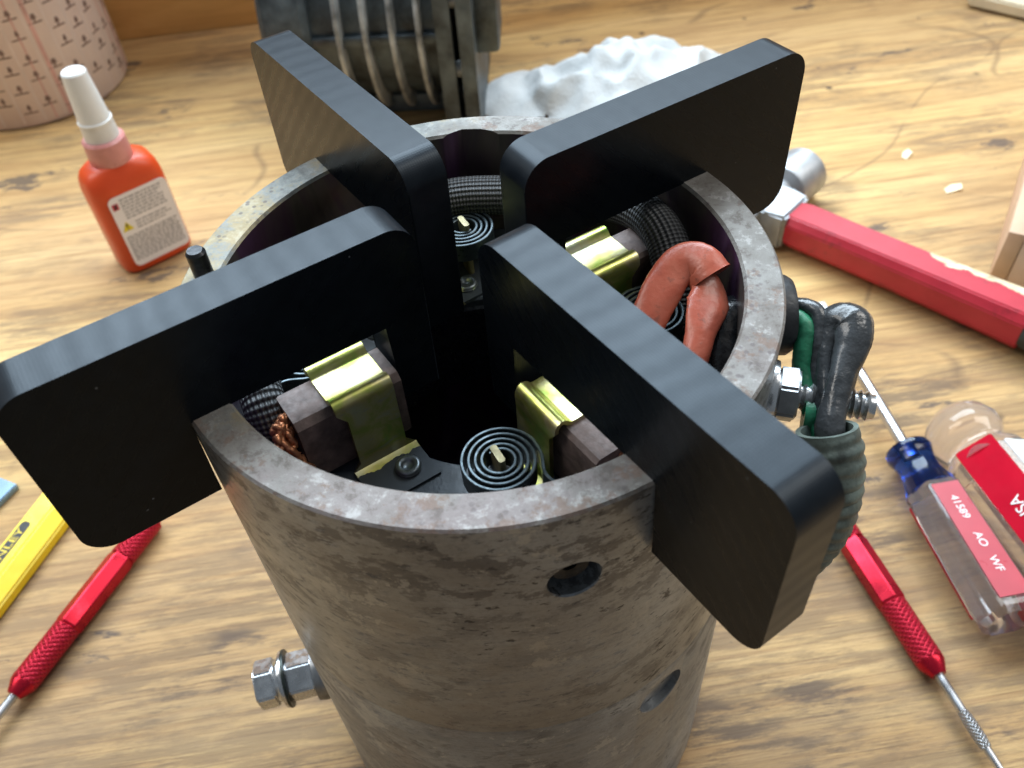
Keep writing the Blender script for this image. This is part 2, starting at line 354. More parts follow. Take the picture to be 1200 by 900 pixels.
def mat_clear(name, color, rough=0.06, tw=1.0):
    t = NT(name); t.set(color=color, trans=tw, ior=1.38, rough=rough)
    t.bump(t.noise(t.coord(), 160, 3), 0.05 * S, 0.4)
    return t.m
M['clear'] = mat_clear('clear_acetate', (0.98, 0.93, 0.92), 0.05, 0.93)
M['blueclear'] = mat_clear('blue_acetate', (0.02, 0.10, 0.62), 0.12)
M['stripe'] = simple('coral_red_stripe', (0.46, 0.055, 0.072), 0.35, 0.0, 0.05, 80)
M['deepred'] = simple('deep_red_core', (0.50, 0.004, 0.022), 0.6, 0.0, 0.06, 80, spec=0.05)
def mat_towel():
    t = NT('paper_towel'); v = t.coord()
    t.set(color=t.ramp(t.noise(v, 50, 4), [(0.3, (0.55, 0.575, 0.58)), (0.7, (0.66, 0.685, 0.69))]), rough=0.9, spec=0.1)
    t.bump(t.voro(v, 600), 0.4 * S, 0.6); t.bump(t.noise(v, 150, 4), 0.6 * S, 0.5)
    return t.m
M['towel'] = mat_towel()
def mat_jar():
    t = NT('printed_pink_jar'); v = t.coord()
    n = t.noise(t.coord(scale=(1, 1, 0.4)), 26, 4, 0.6)
    c = t.ramp(n, [(0.3, (0.58, 0.42, 0.36)), (0.5, (0.66, 0.52, 0.46)), (0.75, (0.72, 0.60, 0.54))])
    t.set(color=c, rough=0.3, coat=0.2)
    return t.m
M['jar'] = mat_jar()
M['jarline'] = simple('pale_jar_print', (0.72, 0.60, 0.54), 0.4, 0.0, 0.05, 80)
M['jarred'] = simple('red_jar_print', (0.66, 0.38, 0.33), 0.4, 0.0, 0.1, 80)
M['jarink'] = simple('brown_jar_print', (0.22, 0.14, 0.12), 0.45, 0.0, 0.2, 200)

# ------------------------------------------------------------------ mesh helpers (millimetres in, metres out)
def finish(bm, name, mat, parent=None, loc=(0, 0, 0), rotz=0.0, sharp=32, smooth=True, mats=None, rot=None):
    bmesh.ops.recalc_face_normals(bm, faces=bm.faces[:])
    me = mesh_from(bm, name, sharp, smooth)
    for m_ in (mats or [mat]): me.materials.append(m_)
    return obj(name, me, parent, loc, rotz, rot)
def mesh_from(bm, name, sharp=32, smooth=True):
    for v in bm.verts: v.co *= S
    if smooth:
        ca = math.radians(sharp)
        for f in bm.faces: f.smooth = True
        for e in bm.edges:
            if len(e.link_faces) == 2 and e.calc_face_angle(0) > ca: e.smooth = False
    me = bpy.data.meshes.new(name); bm.to_mesh(me); bm.free()
    return me
def obj(name, me, parent=None, loc=(0, 0, 0), rotz=0.0, rot=None):
    o = bpy.data.objects.new(name, me); COL.objects.link(o)
    o.location = Vector(loc) * S
    o.rotation_euler = rot if rot else (0, 0, rotz)
    if parent: o.parent = parent
    return o
def thing(name, label, cat, loc=(0, 0, 0), rotz=0.0, group=None):
    o = bpy.data.objects.new(name, None); COL.objects.link(o); o.empty_display_size = 0.02
    o.location = Vector(loc) * S; o.rotation_euler = (0, 0, rotz)
    return tag(o, label, cat, group)
def tag(o, label, cat, group=None):
    o['label'] = label; o['category'] = cat
    if group: o['group'] = group
    return o

def prism(bm, poly, a, b, axis='z'):
    """closed 2-D outline extruded between a and b. axis z: (x,y); axis y: (x,z); axis x: (y,z)"""
    def P(p, h):
        return (p[0], p[1], h) if axis == 'z' else ((p[0], h, p[1]) if axis == 'y' else (h, p[0], p[1]))
    lo = [bm.verts.new(P(p, a)) for p in poly]; hi = [bm.verts.new(P(p, b)) for p in poly]
    n = len(poly)
    fs = [bm.faces.new(lo[::-1]), bm.faces.new(hi)]
    for i in range(n): fs.append(bm.faces.new((lo[i], lo[(i + 1) % n], hi[(i + 1) % n], hi[i])))
    return lo, hi, fs
def box(bm, x0, x1, y0, y1, z0, z1, bev=0.0):
    lo, hi, fs = prism(bm, [(x0, y0), (x1, y0), (x1, y1), (x0, y1)], z0, z1)
    if bev:
        es = list({e for f in fs for e in f.edges})
        bmesh.ops.bevel(bm, geom=es, offset=bev, segments=2, affect='EDGES', profile=0.5)
def lathe(bm, prof, seg=48, mtx=None, close=True):
    """profile (r, z) revolved about z"""
    rings = []
    for r, z in prof:
        if r < 1e-6: rings.append([bm.verts.new((0, 0, z))])
        else: rings.append([bm.verts.new((r * math.cos(2 * math.pi * k / seg), r * math.sin(2 * math.pi * k / seg), z)) for k in range(seg)])
    vs_ = [v for q in rings for v in q]
    for A, B in zip(rings[:-1], rings[1:]):
        for k in range(seg):
            k2 = (k + 1) % seg
            if len(A) == 1 and len(B) == 1: continue
            if len(A) == 1: bm.faces.new((A[0], B[k], B[k2]))
            elif len(B) == 1: bm.faces.new((A[k], A[k2], B[0]))
            else: bm.faces.new((A[k], A[k2], B[k2], B[k]))
    if mtx: bmesh.ops.transform(bm, matrix=mtx, verts=vs_)
    return vs_
def axis_mtx(origin, direction):
    d = Vector(direction).normalized()
    q = Vector((0, 0, 1)).rotation_difference(d)
    return Matrix.Translation(Vector(origin)) @ q.to_matrix().to_4x4()
def spline(pts, n=8):
    """Catmull-Rom through points (any dimension)"""
    P = [Vector(p) for p in pts]; P = [2 * P[0] - P[1]] + P + [2 * P[-1] - P[-2]]
    out = []
    for i in range(1, len(P) - 2):
        for k in range(n):
            t = k / n
            a, b, c, d = P[i - 1], P[i], P[i + 1], P[i + 2]
            out.append(0.5 * ((2 * b) + (c - a) * t + (2 * a - 5 * b + 4 * c - d) * t * t + (3 * b - a - 3 * c + d) * t ** 3))
    out.append(P[-2].copy())
    return out
def tube(bm, path, radius, seg=14, flat=1.0, flatdir=None, caps=True, wob=0.0, uvscale=1.0, crease=0.0):
    """swept tube with parallel transport; radius number or list; uv = (length mm, turns)"""
    path = [Vector(p) for p in path]; n = len(path)
    rad = radius if isinstance(radius, (list, tuple)) else [radius] * n
    uvl = bm.loops.layers.uv.verify()
    T = [(path[min(i + 1, n - 1)] - path[max(i - 1, 0)]).normalized() for i in range(n)]
    N = Vector(flatdir) if flatdir else (Vector((0, 0, 1)) if abs(T[0].z) < 0.9 else Vector((1, 0, 0)))
    N = (N - T[0] * N.dot(T[0])).normalized()
    rings, L = [], [0.0]
    for i in range(n):
        if i:
            q = T[i - 1].rotation_difference(T[i]); N = q @ N
            L.append(L[-1] + (path[i] - path[i - 1]).length)
        N = (N - T[i] * N.dot(T[i])).normalized(); B = T[i].cross(N)
        fl = flat[i] if isinstance(flat, (list, tuple)) else flat
        ring = []
        for k in range(seg):
            a = 2 * math.pi * k / seg
            rr = rad[i] * (1 + (random.uniform(-wob, wob) if wob else 0))
            if crease: rr *= 1 + crease * (math.sin(3 * a + 0.23 * L[i]) + 0.6 * math.sin(5 * a - 0.41 * L[i] + 1) + 0.5 * math.sin(2 * a + 0.9 * L[i]))
            ring.append(bm.verts.new(path[i] + N * (rr * fl * math.cos(a)) + B * (rr * math.sin(a))))
        rings.append(ring)
    for i in range(n - 1):
        for k in range(seg):
            k2 = (k + 1) % seg
            f = bm.faces.new((rings[i][k], rings[i][k2], rings[i + 1][k2], rings[i + 1][k]))
            for lp, (u, v) in zip(f.loops, ((L[i], k / seg), (L[i], (k + 1) / seg), (L[i + 1], (k + 1) / seg), (L[i + 1], k / seg))):
                lp[uvl].uv = (u * uvscale, v)
    if caps: bm.faces.new(rings[0][::-1]); bm.faces.new(rings[-1])
    return rings
def resample(vals, n):
    out = []
    m = len(vals) - 1
    for i in range(n):
        t = i * m / (n - 1); k = min(int(t), m - 1); out.append(vals[k] + (vals[k + 1] - vals[k]) * (t - k))
    return out
def rrect(x0, x1, y0, y1, r, n=8, corners=(1, 1, 1, 1)):
    """rounded rectangle outline ccw; corners order (x0y0, x1y0, x1y1, x0y1)"""
    out = []
    for (cx, cy, px, py, a0), c in zip(((x0 + r, y0 + r, x0, y0, 180), (x1 - r, y0 + r, x1, y0, 270), (x1 - r, y1 - r, x1, y1, 0), (x0 + r, y1 - r, x0, y1, 90)), corners):
        if not c: out.append((px, py)); continue
        for k in range(n + 1):
            a = R(a0 + 90 * k / n); out.append((cx + r * math.cos(a), cy + r * math.sin(a)))
    return out
def hexagon(af, rot=0.0):
    rr = af / math.sqrt(3)
    return [(rr * math.cos(rot + k * math.pi / 3), rr * math.sin(rot + k * math.pi / 3)) for k in range(6)]
def text_mesh(s, size, depth=0.05, align='CENTER', bold=0.0):
    c = bpy.data.curves.new('t', 'FONT'); c.body = s; c.size = size * S; c.extrude = depth * S; c.align_x = align; c.align_y = 'CENTER'
    c.offset = bold * S
    o = bpy.data.objects.new('t', c); COL.objects.link(o)
    dg = bpy.context.evaluated_depsgraph_get(); dg.update()
    me = bpy.data.meshes.new_from_object(o.evaluated_get(dg))
    bpy.data.objects.remove(o); bpy.data.curves.remove(c)
    return me
def boolean(base_me, cutters):
    o = bpy.data.objects.new('tmp', base_me); COL.objects.link(o); cs = []
    for c in cutters:
        co = bpy.data.objects.new('tmpc', c); COL.objects.link(co); cs.append(co)
        m_ = o.modifiers.new('b', 'BOOLEAN'); m_.operation = 'DIFFERENCE'; m_.object = co; m_.solver = 'EXACT'
    dg = bpy.context.evaluated_depsgraph_get(); dg.update()
    me = bpy.data.meshes.new_from_object(o.evaluated_get(dg))
    for q in [o] + cs: bpy.data.objects.remove(q)
    return me
def smooth_by_angle(me, ang=32):
    bm = bmesh.new(); bm.from_mesh(me); ca = R(ang)
    for f in bm.faces: f.smooth = True
    for e in bm.edges: e.smooth = not (len(e.link_faces) == 2 and e.calc_face_angle(0) > ca)
    bm.to_mesh(me); bm.free()

# ------------------------------------------------------------------ setting: bench top and backboard
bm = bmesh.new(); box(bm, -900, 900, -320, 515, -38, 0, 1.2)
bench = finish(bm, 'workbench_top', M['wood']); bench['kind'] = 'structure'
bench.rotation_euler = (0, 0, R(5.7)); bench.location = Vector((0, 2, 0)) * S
bm = bmesh.new(); box(bm, -900, 900, 515.5, 535, -38, 240, 1.0)
bb = finish(bm, 'backboard', M['board']); bb['kind'] = 'structure'
bb.rotation_euler = (0, 0, R(5.7)); bb.location = Vector((0, 2, 0)) * S

# ------------------------------------------------------------------ the generator frame
RO, RI = 57.0, 49.8
gen = thing('generator_frame', 'weathered cylindrical steel generator frame with four brush holders inside, standing on the bench', 'generator', (0, 0, 0))
bm = bmesh.new()
prof = [(RI, 0), (RO - 0.4, 0), (RO, 0.4), (RO, H - 76), (RO - 0.15, H - 75.6), (RO, H - 75.2), (RO, H - 0.45), (RO - 0.45, H), (RI + 0.5, H), (RI, H - 0.6), (RI, H - 33), (RI - 2.5, H - 34), (RI - 2.5, 2), (RI, 0)]
SEG = 192
rings = [[bm.verts.new((r * math.cos(2 * math.pi * k / SEG), r * math.sin(2 * math.pi * k / SEG), z)) for k in range(SEG)] for r, z in prof[:-1]]
for i in range(len(rings)):
    A, B = rings[i], rings[(i + 1) % len(rings)]
    for k in range(SEG): bm.faces.new((A[k], A[(k + 1) % SEG], B[(k + 1) % SEG], B[k]))
bmesh.ops.recalc_face_normals(bm, faces=bm.faces[:])
body_me = mesh_from(bm, 'body', 30, False)
def radial(ang, z): a = R(ang); return Vector((math.cos(a), math.sin(a), 0)), a
cut = []
def cyl_cut(ang, z, r, r0, r1, seg=40):
    e, a = radial(ang, z); b = bmesh.new(); lathe(b, [(0, r0), (r, r0), (r, RO - 0.35), (r + 0.45, RO + 0.15), (r + 0.6, r1), (0, r1)], seg, axis_mtx(e * 0 + Vector((0, 0, z)), e)); bmesh.ops.recalc_face_normals(b, faces=b.faces[:]); return mesh_from(b, 'c', 30, False)
cut.append(cyl_cut(-76.1, H - 18.6, 4.7, RO - 5.0, RO + 5))
cut.append(cyl_cut(-53.9, H - 86.5, 6.4, RO - 1.9, RO + 8))
b = bmesh.new(); prism(b, [(-13, 46), (-2, 51.6), (2.2, 51.2), (14, 46)], H - 24, H + 2); bmesh.ops.recalc_face_normals(b, faces=b.faces[:]); cut.append(mesh_from(b, 'c', 30, False))
body_me = boolean(body_me, cut)
body_me.name = 'body'; body_me.materials.clear()
for k in ('cast', 'rim', 'inner'): body_me.materials.append(M[k])
for p in body_me.polygons:
    c = p.center / S; rr = math.hypot(c.x, c.y); nr = (p.normal.x * c.x + p.normal.y * c.y) / max(rr, 1e-6)
    if c.z > H - 1.0 and p.normal.z > 0.3: p.material_index = 1
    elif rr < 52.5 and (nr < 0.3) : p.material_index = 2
    else: p.material_index = 0
smooth_by_angle(body_me, 28)
obj('body', body_me, gen)

# screw down in the round hole, chrome ring of the shallow spot-face
e, a = radial(-76.1, 0)
b = bmesh.new(); lathe(b, [(0, 53.0), (1.0, 53.0), (1.3, 54.2), (3.2, 54.6), (3.9, 53.6), (3.9, 51.5), (0, 51.5)], 32, axis_mtx((0, 0, H - 18.6), e))
finish(b, 'recessed_screw', M['pin'], gen)

# dowel pin on the rim
b = bmesh.new(); lathe(b, [(0, -6), (1.95, -6), (1.95, 5.2), (1.5, 5.8), (0, 5.8)], 32)
finish(b, 'dowel_pin', M['pin'], gen, (-52.6, 6.6, H))

# ring board that carries the brush gear
b = bmesh.new()
lathe(b, [(24, -29.4), (RI - 0.2, -29.4), (RI - 0.2, -27.2), (24.4, -27.2), (24, -27.6), (24, -29.4)], 128)
finish(b, 'brush_ring', M['ring'], gen, (0, 0, H))
# dark field winding under the ring and a floor for the frame
b = bmesh.new(); lathe(b, [(30, -60), (46, -60), (46.5, -34), (44, -31), (32, -31), (29, -35), (30, -60)], 64)
finish(b, 'field_winding', M['tar'], gen, (0, 0, H))
b = bmesh.new(); lathe(b, [(0, 2), (47, 2), (47, 5), (0, 5)], 64)
finish(b, 'end_plate', M['pin'], gen)

ANG = [211.59, 122.80, 30.35, -57.29]
OFF = [-2.015 + 2.0, 0.0, 0.0, 0.0]

def bracket_bm():
    b = bmesh.new(); th = 0.9
    # cross-section (n, z) of the strap, one side foot to the other, then offset for thickness
    half = [(16.8, -26.6), (8.4, -26.6), (7.4, -26.2), (7.0, -25.2), (6.75, -13), (6.85, -10.4), (6.7, -9.2), (6.2, -8.3), (5.4, -7.85), (4.5, -7.95), (3.8, -8.45), (3.4, -9.0), (2.9, -9.2)]
    outline = half + [(-p[0], p[1]) for p in half[::-1]]
    def offs(pl):
        o = []
        for i, p in enumerate(pl):
            a_ = Vector(pl[max(i - 1, 0)]); c_ = Vector(pl[min(i + 1, len(pl) - 1)]); t = (c_ - a_).normalized()
            nn = Vector((-t.y, t.x)); o.append((p[0] + nn.x * -th, p[1] + nn.y * -th))
        return o
    outer = outline; inner = [(p[0] - (q[0] - p[0]) * 0 , p[1]) for p, q in zip(outline, outline)]
    inner = offs(outline)
    # which side is inside: strap's inner side must lie under the top
    if inner[len(inner) // 2][1] > outer[len(outer) // 2][1]: inner = [(2 * p[0] - q[0], 2 * p[1] - q[1]) for p, q in zip(outline, inner)]
    def uext(n, z):
        if z > -13.0: return 23.0, 34.8
        if z > -25.5: return 23.0, 33.0
        return 21.2, 34.8
    secs = []
    for o, i in zip(outer, inner):
        u0, u1 = uext(*o)
        secs.append([bm_v(b, u0, o), bm_v(b, u1, o), bm_v(b, u1, i), bm_v(b, u0, i)])
    for A, B in zip(secs[:-1], secs[1:]):
        for k in range(4): b.faces.new((A[k], A[(k + 1) % 4], B[(k + 1) % 4], B[k]))
    b.faces.new(secs[0][::-1]); b.faces.new(secs[-1])
    bmesh.ops.recalc_face_normals(b, faces=b.faces[:])
    return b
def bm_v(b, u, p): return b.verts.new((u, p[0], p[1]))

bracket_me = mesh_from(bracket_bm(), 'brush_holder', 40); bracket_me.materials.append(M['chrom'])
# brush block with a chamfered top
b = bmesh.new()
prism(b, [(-5, -25.2), (5, -25.2), (5, -11.3), (3.7, -10), (-4.2, -10), (-5, -10.8)], 20.6, 41.8, 'x')
bmesh.ops.bevel(b, geom=[e_ for e_ in b.edges if e_.calc_face_angle(0) > 1.2], offset=0.45, segments=2, affect='EDGES')
bmesh.ops.recalc_face_normals(b, faces=b.faces[:])
brush_me = mesh_from(b, 'carbon_brush', 25); brush_me.materials.append(M['carbon'])
# spiral spring
b = bmesh.new(); cu, cn = 30.6, -15.7
pts = []
turns = 4.3; N_ = 190
for k in range(N_ + 1):
    t = k / N_; ang = R(90) + (1 - t) * turns * 2 * math.pi; r = 2.3 + (7.25 - 2.3) * (t ** 1.08)
    pts.append(Vector((cu + r * math.cos(ang), cn + r * math.sin(ang))))
end = pts[-1]
pts += [p for p in spline([end, (34.0, -9.2), (38.0, -11.2), (42.0, -10.3), (44.2, -7.5), (44.0, -3.0), (42.9, -0.5)], 7)][1:]
def strip(b, pts, th, z0, z1):
    n = len(pts); prev = None
    for i, p in enumerate(pts):
        t = (pts[min(i + 1, n - 1)] - pts[max(i - 1, 0)]).normalized(); nn = Vector((-t.y, t.x)) * th / 2
        zr = 0.12
        c = [(p + nn, z0), (p + nn, z1 - zr), (p + nn * 0.55, z1), (p - nn * 0.55, z1), (p - nn, z1 - zr), (p - nn, z0)]
        q = [b.verts.new((v.x, v.y, z)) for v, z in c]
        if prev:
            for k in range(6): b.faces.new((prev[k], prev[(k + 1) % 6], q[(k + 1) % 6], q[k]))
        else: b.faces.new(q)
        prev = q
    b.faces.new(prev[::-1])
strip(b, pts, 0.62, -18.5, -14.0)
bmesh.ops.recalc_face_normals(b, faces=b.faces[:])
spring_me = mesh_from(b, 'spiral_spring', 30); spring_me.materials.append(M['spring'])
# slotted post in the spring
b = bmesh.new()
prism(b, rrect(-2.1, 2.1, -0.65, 0.65, 0.5, 3), -27.3, -12.6)
bmesh.ops.transform(b, matrix=Matrix.Translation((cu - 0.3, cn - 0.2, 0)) @ Matrix.Rotation(R(-8), 4, 'Z'), verts=b.verts[:])
bmesh.ops.recalc_face_normals(b, faces=b.faces[:])
post_me = mesh_from(b, 'spring_post', 30); post_me.materials.append(M['brass'])
b = bmesh.new(); lathe(b, [(0, -26.6), (2.6, -26.6), (2.55, -26.15), (2.25, -25.8), (1.6, -25.75), (1.15, -26.15), (0.9, -26.5), (0, -26.5)], 28)
rivet_me = mesh_from(b, 'rivet', 50); rivet_me.materials.append(M['rivet'])
# copper pigtail at the back of the brush
b = bmesh.new()
for k in range(9):
    a0 = k * 0.7
    base = [(41.4, -0.5, -13.0), (43.0, 0.8, -11.8), (44.2, 2.8, -12.2), (44.6, 4.8, -14.2), (44.2, 6.0, -17.5), (43.4, 6.8, -22), (43, 7.5, -27)]
    sp_ = spline(base, 6); pth = []
    for i, p in enumerate(sp_):
        w = a0 + i * (0.12 + 0.05 * (k % 4)) * (1 if k % 3 else -1); rr = 1.35 + 0.45 * math.sin(i * 0.9 + k * 1.7)
        pth.append(p + Vector((math.cos(w), 0.3 * math.sin(w + 1), math.sin(w))) * rr + Vector((random.uniform(-.35, .35), random.uniform(-.35, .35), random.uniform(-.35, .35))))
    tube(b, pth, 0.66, 7, wob=0.12)
pig_me = mesh_from(b, 'copper_pigtail', 60); pig_me.materials.append(M['copper'])

for k in range(4):
    sh_ = -1.2 if k == 3 else 0.0
    h = obj('brush_holder', bracket_me, gen, (sh_ * math.cos(R(ANG[k])), sh_ * math.sin(R(ANG[k])), H), R(ANG[k]))
    obj('carbon_brush', brush_me, h, (2.0 if k == 3 else 0, 0, 0)); obj('spiral_spring', spring_me, h); obj('spring_post', post_me, h)
    obj('copper_pigtail', pig_me, h)
    for sgn in (1, -1): obj('rivet', rivet_me, h, (25.7, 12.2 * sgn, 0.35))

# woven sleeves round the leads inside
def pol(a, r, z): return Vector((r * math.cos(R(a)), r * math.sin(R(a)), z))
b = bmesh.new()
pth = spline([pol(126, 44.5, -21), pol(112, 44, -14.5), pol(97, 43.2, -12.4), pol(80, 42.8, -12.2), pol(62, 44.2, -11.2), pol(47, 45.0, -9.6), pol(35, 44.7, -8.4), pol(24, 43.5, -9.2), pol(14, 42.2, -14), pol(8, 41, -22)], 9)
tube(b, pth, 4.5, 20); o = finish(b, 'braided_sleeve', M['sleeve'], gen, (0, 0, H), sharp=80)
b = bmesh.new()
pth = spline([pol(184, 44.4, -22), pol(191, 44.3, -15.5), pol(198, 44.2, -12.2), pol(203.5, 44.2, -12.6), pol(207, 44.4, -17.0), pol(208, 44.6, -24), pol(208, 44.6, -28)], 9)
tube(b, pth, 4.1, 20); finish(b, 'braided_sleeve', M['sleeve'], gen, (0, 0, H), sharp=80)
# red rubber sleeve folded back on itself: a flattened upper run that curls over, and the run that drops out from under it
def open_sleeve(b, pth, rad, flat, flatdir, wall, nin, seg=24):
    n = len(pth)
    ro = tube(b, pth, rad, seg, flat, flatdir, caps=False, wob=0.012, crease=0.035)
    b.faces.new(ro[0][::-1])
    # inner skin of the open end, made by pulling the outer rings towards their centres
    inner = []
    for i in range(n - 1, n - 1 - nin, -1):
        c_ = sum((v.co for v in ro[i]), Vector()) / seg
        inner.append([b.verts.new(c_ + (v.co - c_) * (1 - wall / max((v.co - c_).length, 0.6))) for v in ro[i]])
    chain = [ro[-1]] + inner
    for A, B in zip(chain[:-1], chain[1:]):
        for k in range(seg): b.faces.new((A[k], A[(k + 1) % seg], B[(k + 1) % seg], B[k]))
    b.faces.new(chain[-1])
b = bmesh.new()
pth = spline([(26.5, -16.0, -15), (30.6, -9.2, -10.2), (34.4, -3.6, -6.0), (37.8, 0.2, -3.6), (40.6, 1.6, -2.4), (43.2, 0.6, -2.2), (44.6, -1.6, -3.6)], 10)
open_sleeve(b, pth, resample([3.0, 3.4, 3.8, 3.9, 3.8, 3.9, 4.3], len(pth)), resample([0.60, 0.50, 0.42, 0.40, 0.46, 0.58, 0.66], len(pth)), (0.2, -0.2, 1.0), 0.6, 16, 36)
red_run = finish(b, 'red_sleeve', M['redsl'], gen, (0, 0, H), sharp=75)
b = bmesh.new()
pth = spline([(41.2, 1.4, -3.4), (43.2, -0.4, -3.8), (44.0, -3.0, -5.0), (43.6, -6.0, -6.0), (42.4, -9.0, -7.0), (41.0, -12.4, -8.8), (39.4, -16.4, -11.4), (36.8, -22.5, -17)], 9)
tube(b, pth, resample([1.8, 2.4, 3.2, 4.2, 3.5, 2.8, 2.5, 2.5], len(pth)), 36, resample([0.5, 0.5, 0.38, 0.26, 0.38, 0.6, 0.8, 0.9], len(pth)), (0.25, -0.35, 1.0), wob=0.012, crease=0.035)
finish(b, 'lower_run', M['redsl'], red_run, sharp=75)
# varnished lead that comes in through the grommet
b = bmesh.new()
pth = spline([(56, -3.2, -13.5), (49.5, -3.6, -13.0), (46.6, -6.2, -14.2), (45.6, -11, -17), (44.4, -16, -22), (43, -20, -30)], 8)
tube(b, pth, resample([4, 4.6, 5.0, 4.8, 4.2, 3.8], len(pth)), 18, wob=0.03)
finish(b, 'varnished_lead', M['tar'], gen, (0, 0, H), sharp=75)

# grommet in the wall, on the outside
e, a = radial(-3.5, 0)
b = bmesh.new(); lathe(b, [(0, 55.5), (7.7, 55.5), (7.9, 57.0), (7.9, 59.6), (7.2, 60.7), (3.6, 61.0), (3.2, 59.4), (0, 59.4)], 40, axis_mtx((0, 0, H - 13.0), e))
finish(b, 'grommet', M['rubber'], gen, sharp=40)
# field terminal: stud with nut and washer
e, a = radial(-17.4, 0)
stud = thing_part = None
b = bmesh.new()
prof_ = [(0, 52)]
for k in range(16): prof_ += [(2.9, 56 + k * 1.25), (2.35, 56.62 + k * 1.25)]
prof_ += [(2.3, 76.2), (0, 76.4)]
lathe(b, prof_, 24, axis_mtx((0, 0, H - 20.0), e))
stud = finish(b, 'terminal_stud', M['zinc'], gen, sharp=50)
b = bmesh.new(); lathe(b, [(3, 56.6), (6.2, 56.6), (6.4, 57.4), (6.2, 58.3), (3, 58.3), (3, 56.6)], 32, axis_mtx((0, 0, H - 20), e)); finish(b, 'washer', M['zinc'], stud)
b = bmesh.new(); prism(b, hexagon(9.6, 0.25), 58.35, 62.4)
bmesh.ops.bevel(b, geom=b.edges[:], offset=0.5, segments=2, affect='EDGES')
bmesh.ops.transform(b, matrix=axis_mtx((0, 0, H - 20), e), verts=b.verts[:]); finish(b, 'nut', M['darksteel'], stud)

# the armoured lead: wrapped boot with black and green wires looping out of its mouth
boot_axis = spline([(62.0, -28.2, -18.6), (62.8, -32.0, -24), (62.6, -35.2, -31.5), (60.8, -37.2, -39.5), (58.8, -37.6, -47), (57.6, -37.6, -52)], 14)
b = bmesh.new()
n_ = len(boot_axis); rr = []
acc = 0.0
for i in range(n_):
    if i: acc += (boot_axis[i] - boot_axis[i - 1]).length
    rr.append((5.5 + 0.6 * abs(math.sin(acc * math.pi / 2.5)) * min(1, acc / 4)) * (1.0 if i < n_ * 0.55 else 1.0 - 0.25 * (i / n_ - 0.55) / 0.45))
fl_ = [1.0] * n_
rings_o = tube(b, boot_axis, rr, 26, caps=False)
inner_path = boot_axis[:24]
rings_i = tube(b, inner_path, [4.6 - 0.06 * i for i in range(24)], 26, caps=False)
for k in range(26):
    k2 = (k + 1) % 26
    b.faces.new((rings_o[0][k], rings_i[0][k], rings_i[0][k2], rings_o[0][k2]))
b.faces.new(rings_i[-1]); b.faces.new(rings_o[-1])
boot = finish(b, 'lead_wrap', M['boot'], gen, (0, 0, H), sharp=50)
b = bmesh.new()
pth = spline([(63.8, -31, -25), (63.2, -27.4, -20.0), (64.8, -23.0, -17.0), (67.2, -18.2, -14.2), (69.6, -13.6, -11.4), (69.9, -10.2, -10.2), (67.4, -9.0, -10.8), (65.2, -12.2, -13.4), (63.8, -16.6, -16.4), (62.8, -21.6, -19.2), (62.4, -27.0, -22)], 8)
tube(b, pth, resample([2.3, 2.8, 2.6, 2.7, 3.5, 3.9, 3.3, 2.3, 2.1, 2.3, 2.1], len(pth)), 20, resample([0.9, 0.85, 0.75, 0.75, 0.85, 0.95, 0.9, 0.7, 0.55, 0.55, 0.7], len(pth)), wob=0.02, crease=0.04)
finish(b, 'black_lead', M['leadblk'], boot, sharp=75)
b = bmesh.new()
pth = spline([(58.5, -5.5, -12.5), (60.8, -6.2, -11.4), (62.2, -8.8, -11.8), (61.4, -12.0, -14.5), (60.9, -15.2, -17.6), (61.4, -20.5, -20.5), (62.4, -26.5, -23)], 8)
tube(b, pth, 1.9, 14, wob=0.02)
finish(b, 'green_wire', M['green'], boot, sharp=75)
b = bmesh.new()
pth = spline([(58.5, -4.0, -12.0), (61.8, -4.2, -10.2), (64.6, -7.2, -9.8), (64.4, -11.0, -12.6), (63.4, -14.6, -16.4), (63.2, -20.5, -20.5), (63.6, -26.5, -23)], 8)
tube(b, pth, 1.6, 14, wob=0.03)
finish(b, 'black_wire', M['leadblk'], boot, sharp=75)
b = bmesh.new(); lathe(b, [(0, 63.1), (3.6, 63.1), (3.8, 63.8), (3.6, 65.0), (1.2, 65.4), (0, 65.2)], 28, axis_mtx((0, -2.6, H - 22.5), e)); finish(b, 'insulator', M['green'], stud)

# terminal bolt low on the left side
e, a = radial(-168, 0); zb = H - 134
mt = axis_mtx((0, 0, zb), e)
def alongbolt(b): bmesh.ops.transform(b, matrix=mt, verts=b.verts[:])
b = bmesh.new(); lathe(b, [(0, 54), (3.0, 54), (3.0, 70), (0, 70)], 24, mt); bolt = finish(b, 'terminal_bolt', M['zinc'], gen)
b = bmesh.new(); prism(b, hexagon(12.6, 0.15), 71.3, 77.0); bmesh.ops.bevel(b, geom=b.edges[:], offset=0.55, segments=2, affect='EDGES'); alongbolt(b); finish(b, 'hex_head', M['zinc'], bolt)
b = bmesh.new(); lathe(b, [(3, 69.6), (6.4, 69.6), (6.6, 70.2), (6.0, 71.25), (3, 71.25), (3, 69.6)], 36, mt); finish(b, 'washer', M['zinc'], bolt)
b = bmesh.new(); lathe(b, [(3, 67.9), (8.3, 67.9), (8.4, 68.3), (8.3, 68.7), (3, 68.7), (3, 67.9)], 36, mt); finish(b, 'washer', M['washer'], bolt)
b = bmesh.new(); lathe(b, [(3, 68.75), (8.0, 68.75), (8.1, 69.2), (8.0, 69.55), (3, 69.55), (3, 68.75)], 36, mt); finish(b, 'washer', M['zinc'], bolt)
b = bmesh.new(); prism(b, hexagon(12.5, 0.1), 60.3, 67.85); bmesh.ops.bevel(b, geom=b.edges[:], offset=0.5, segments=2, affect='EDGES'); alongbolt(b); finish(b, 'nut', M['zinc'], bolt)
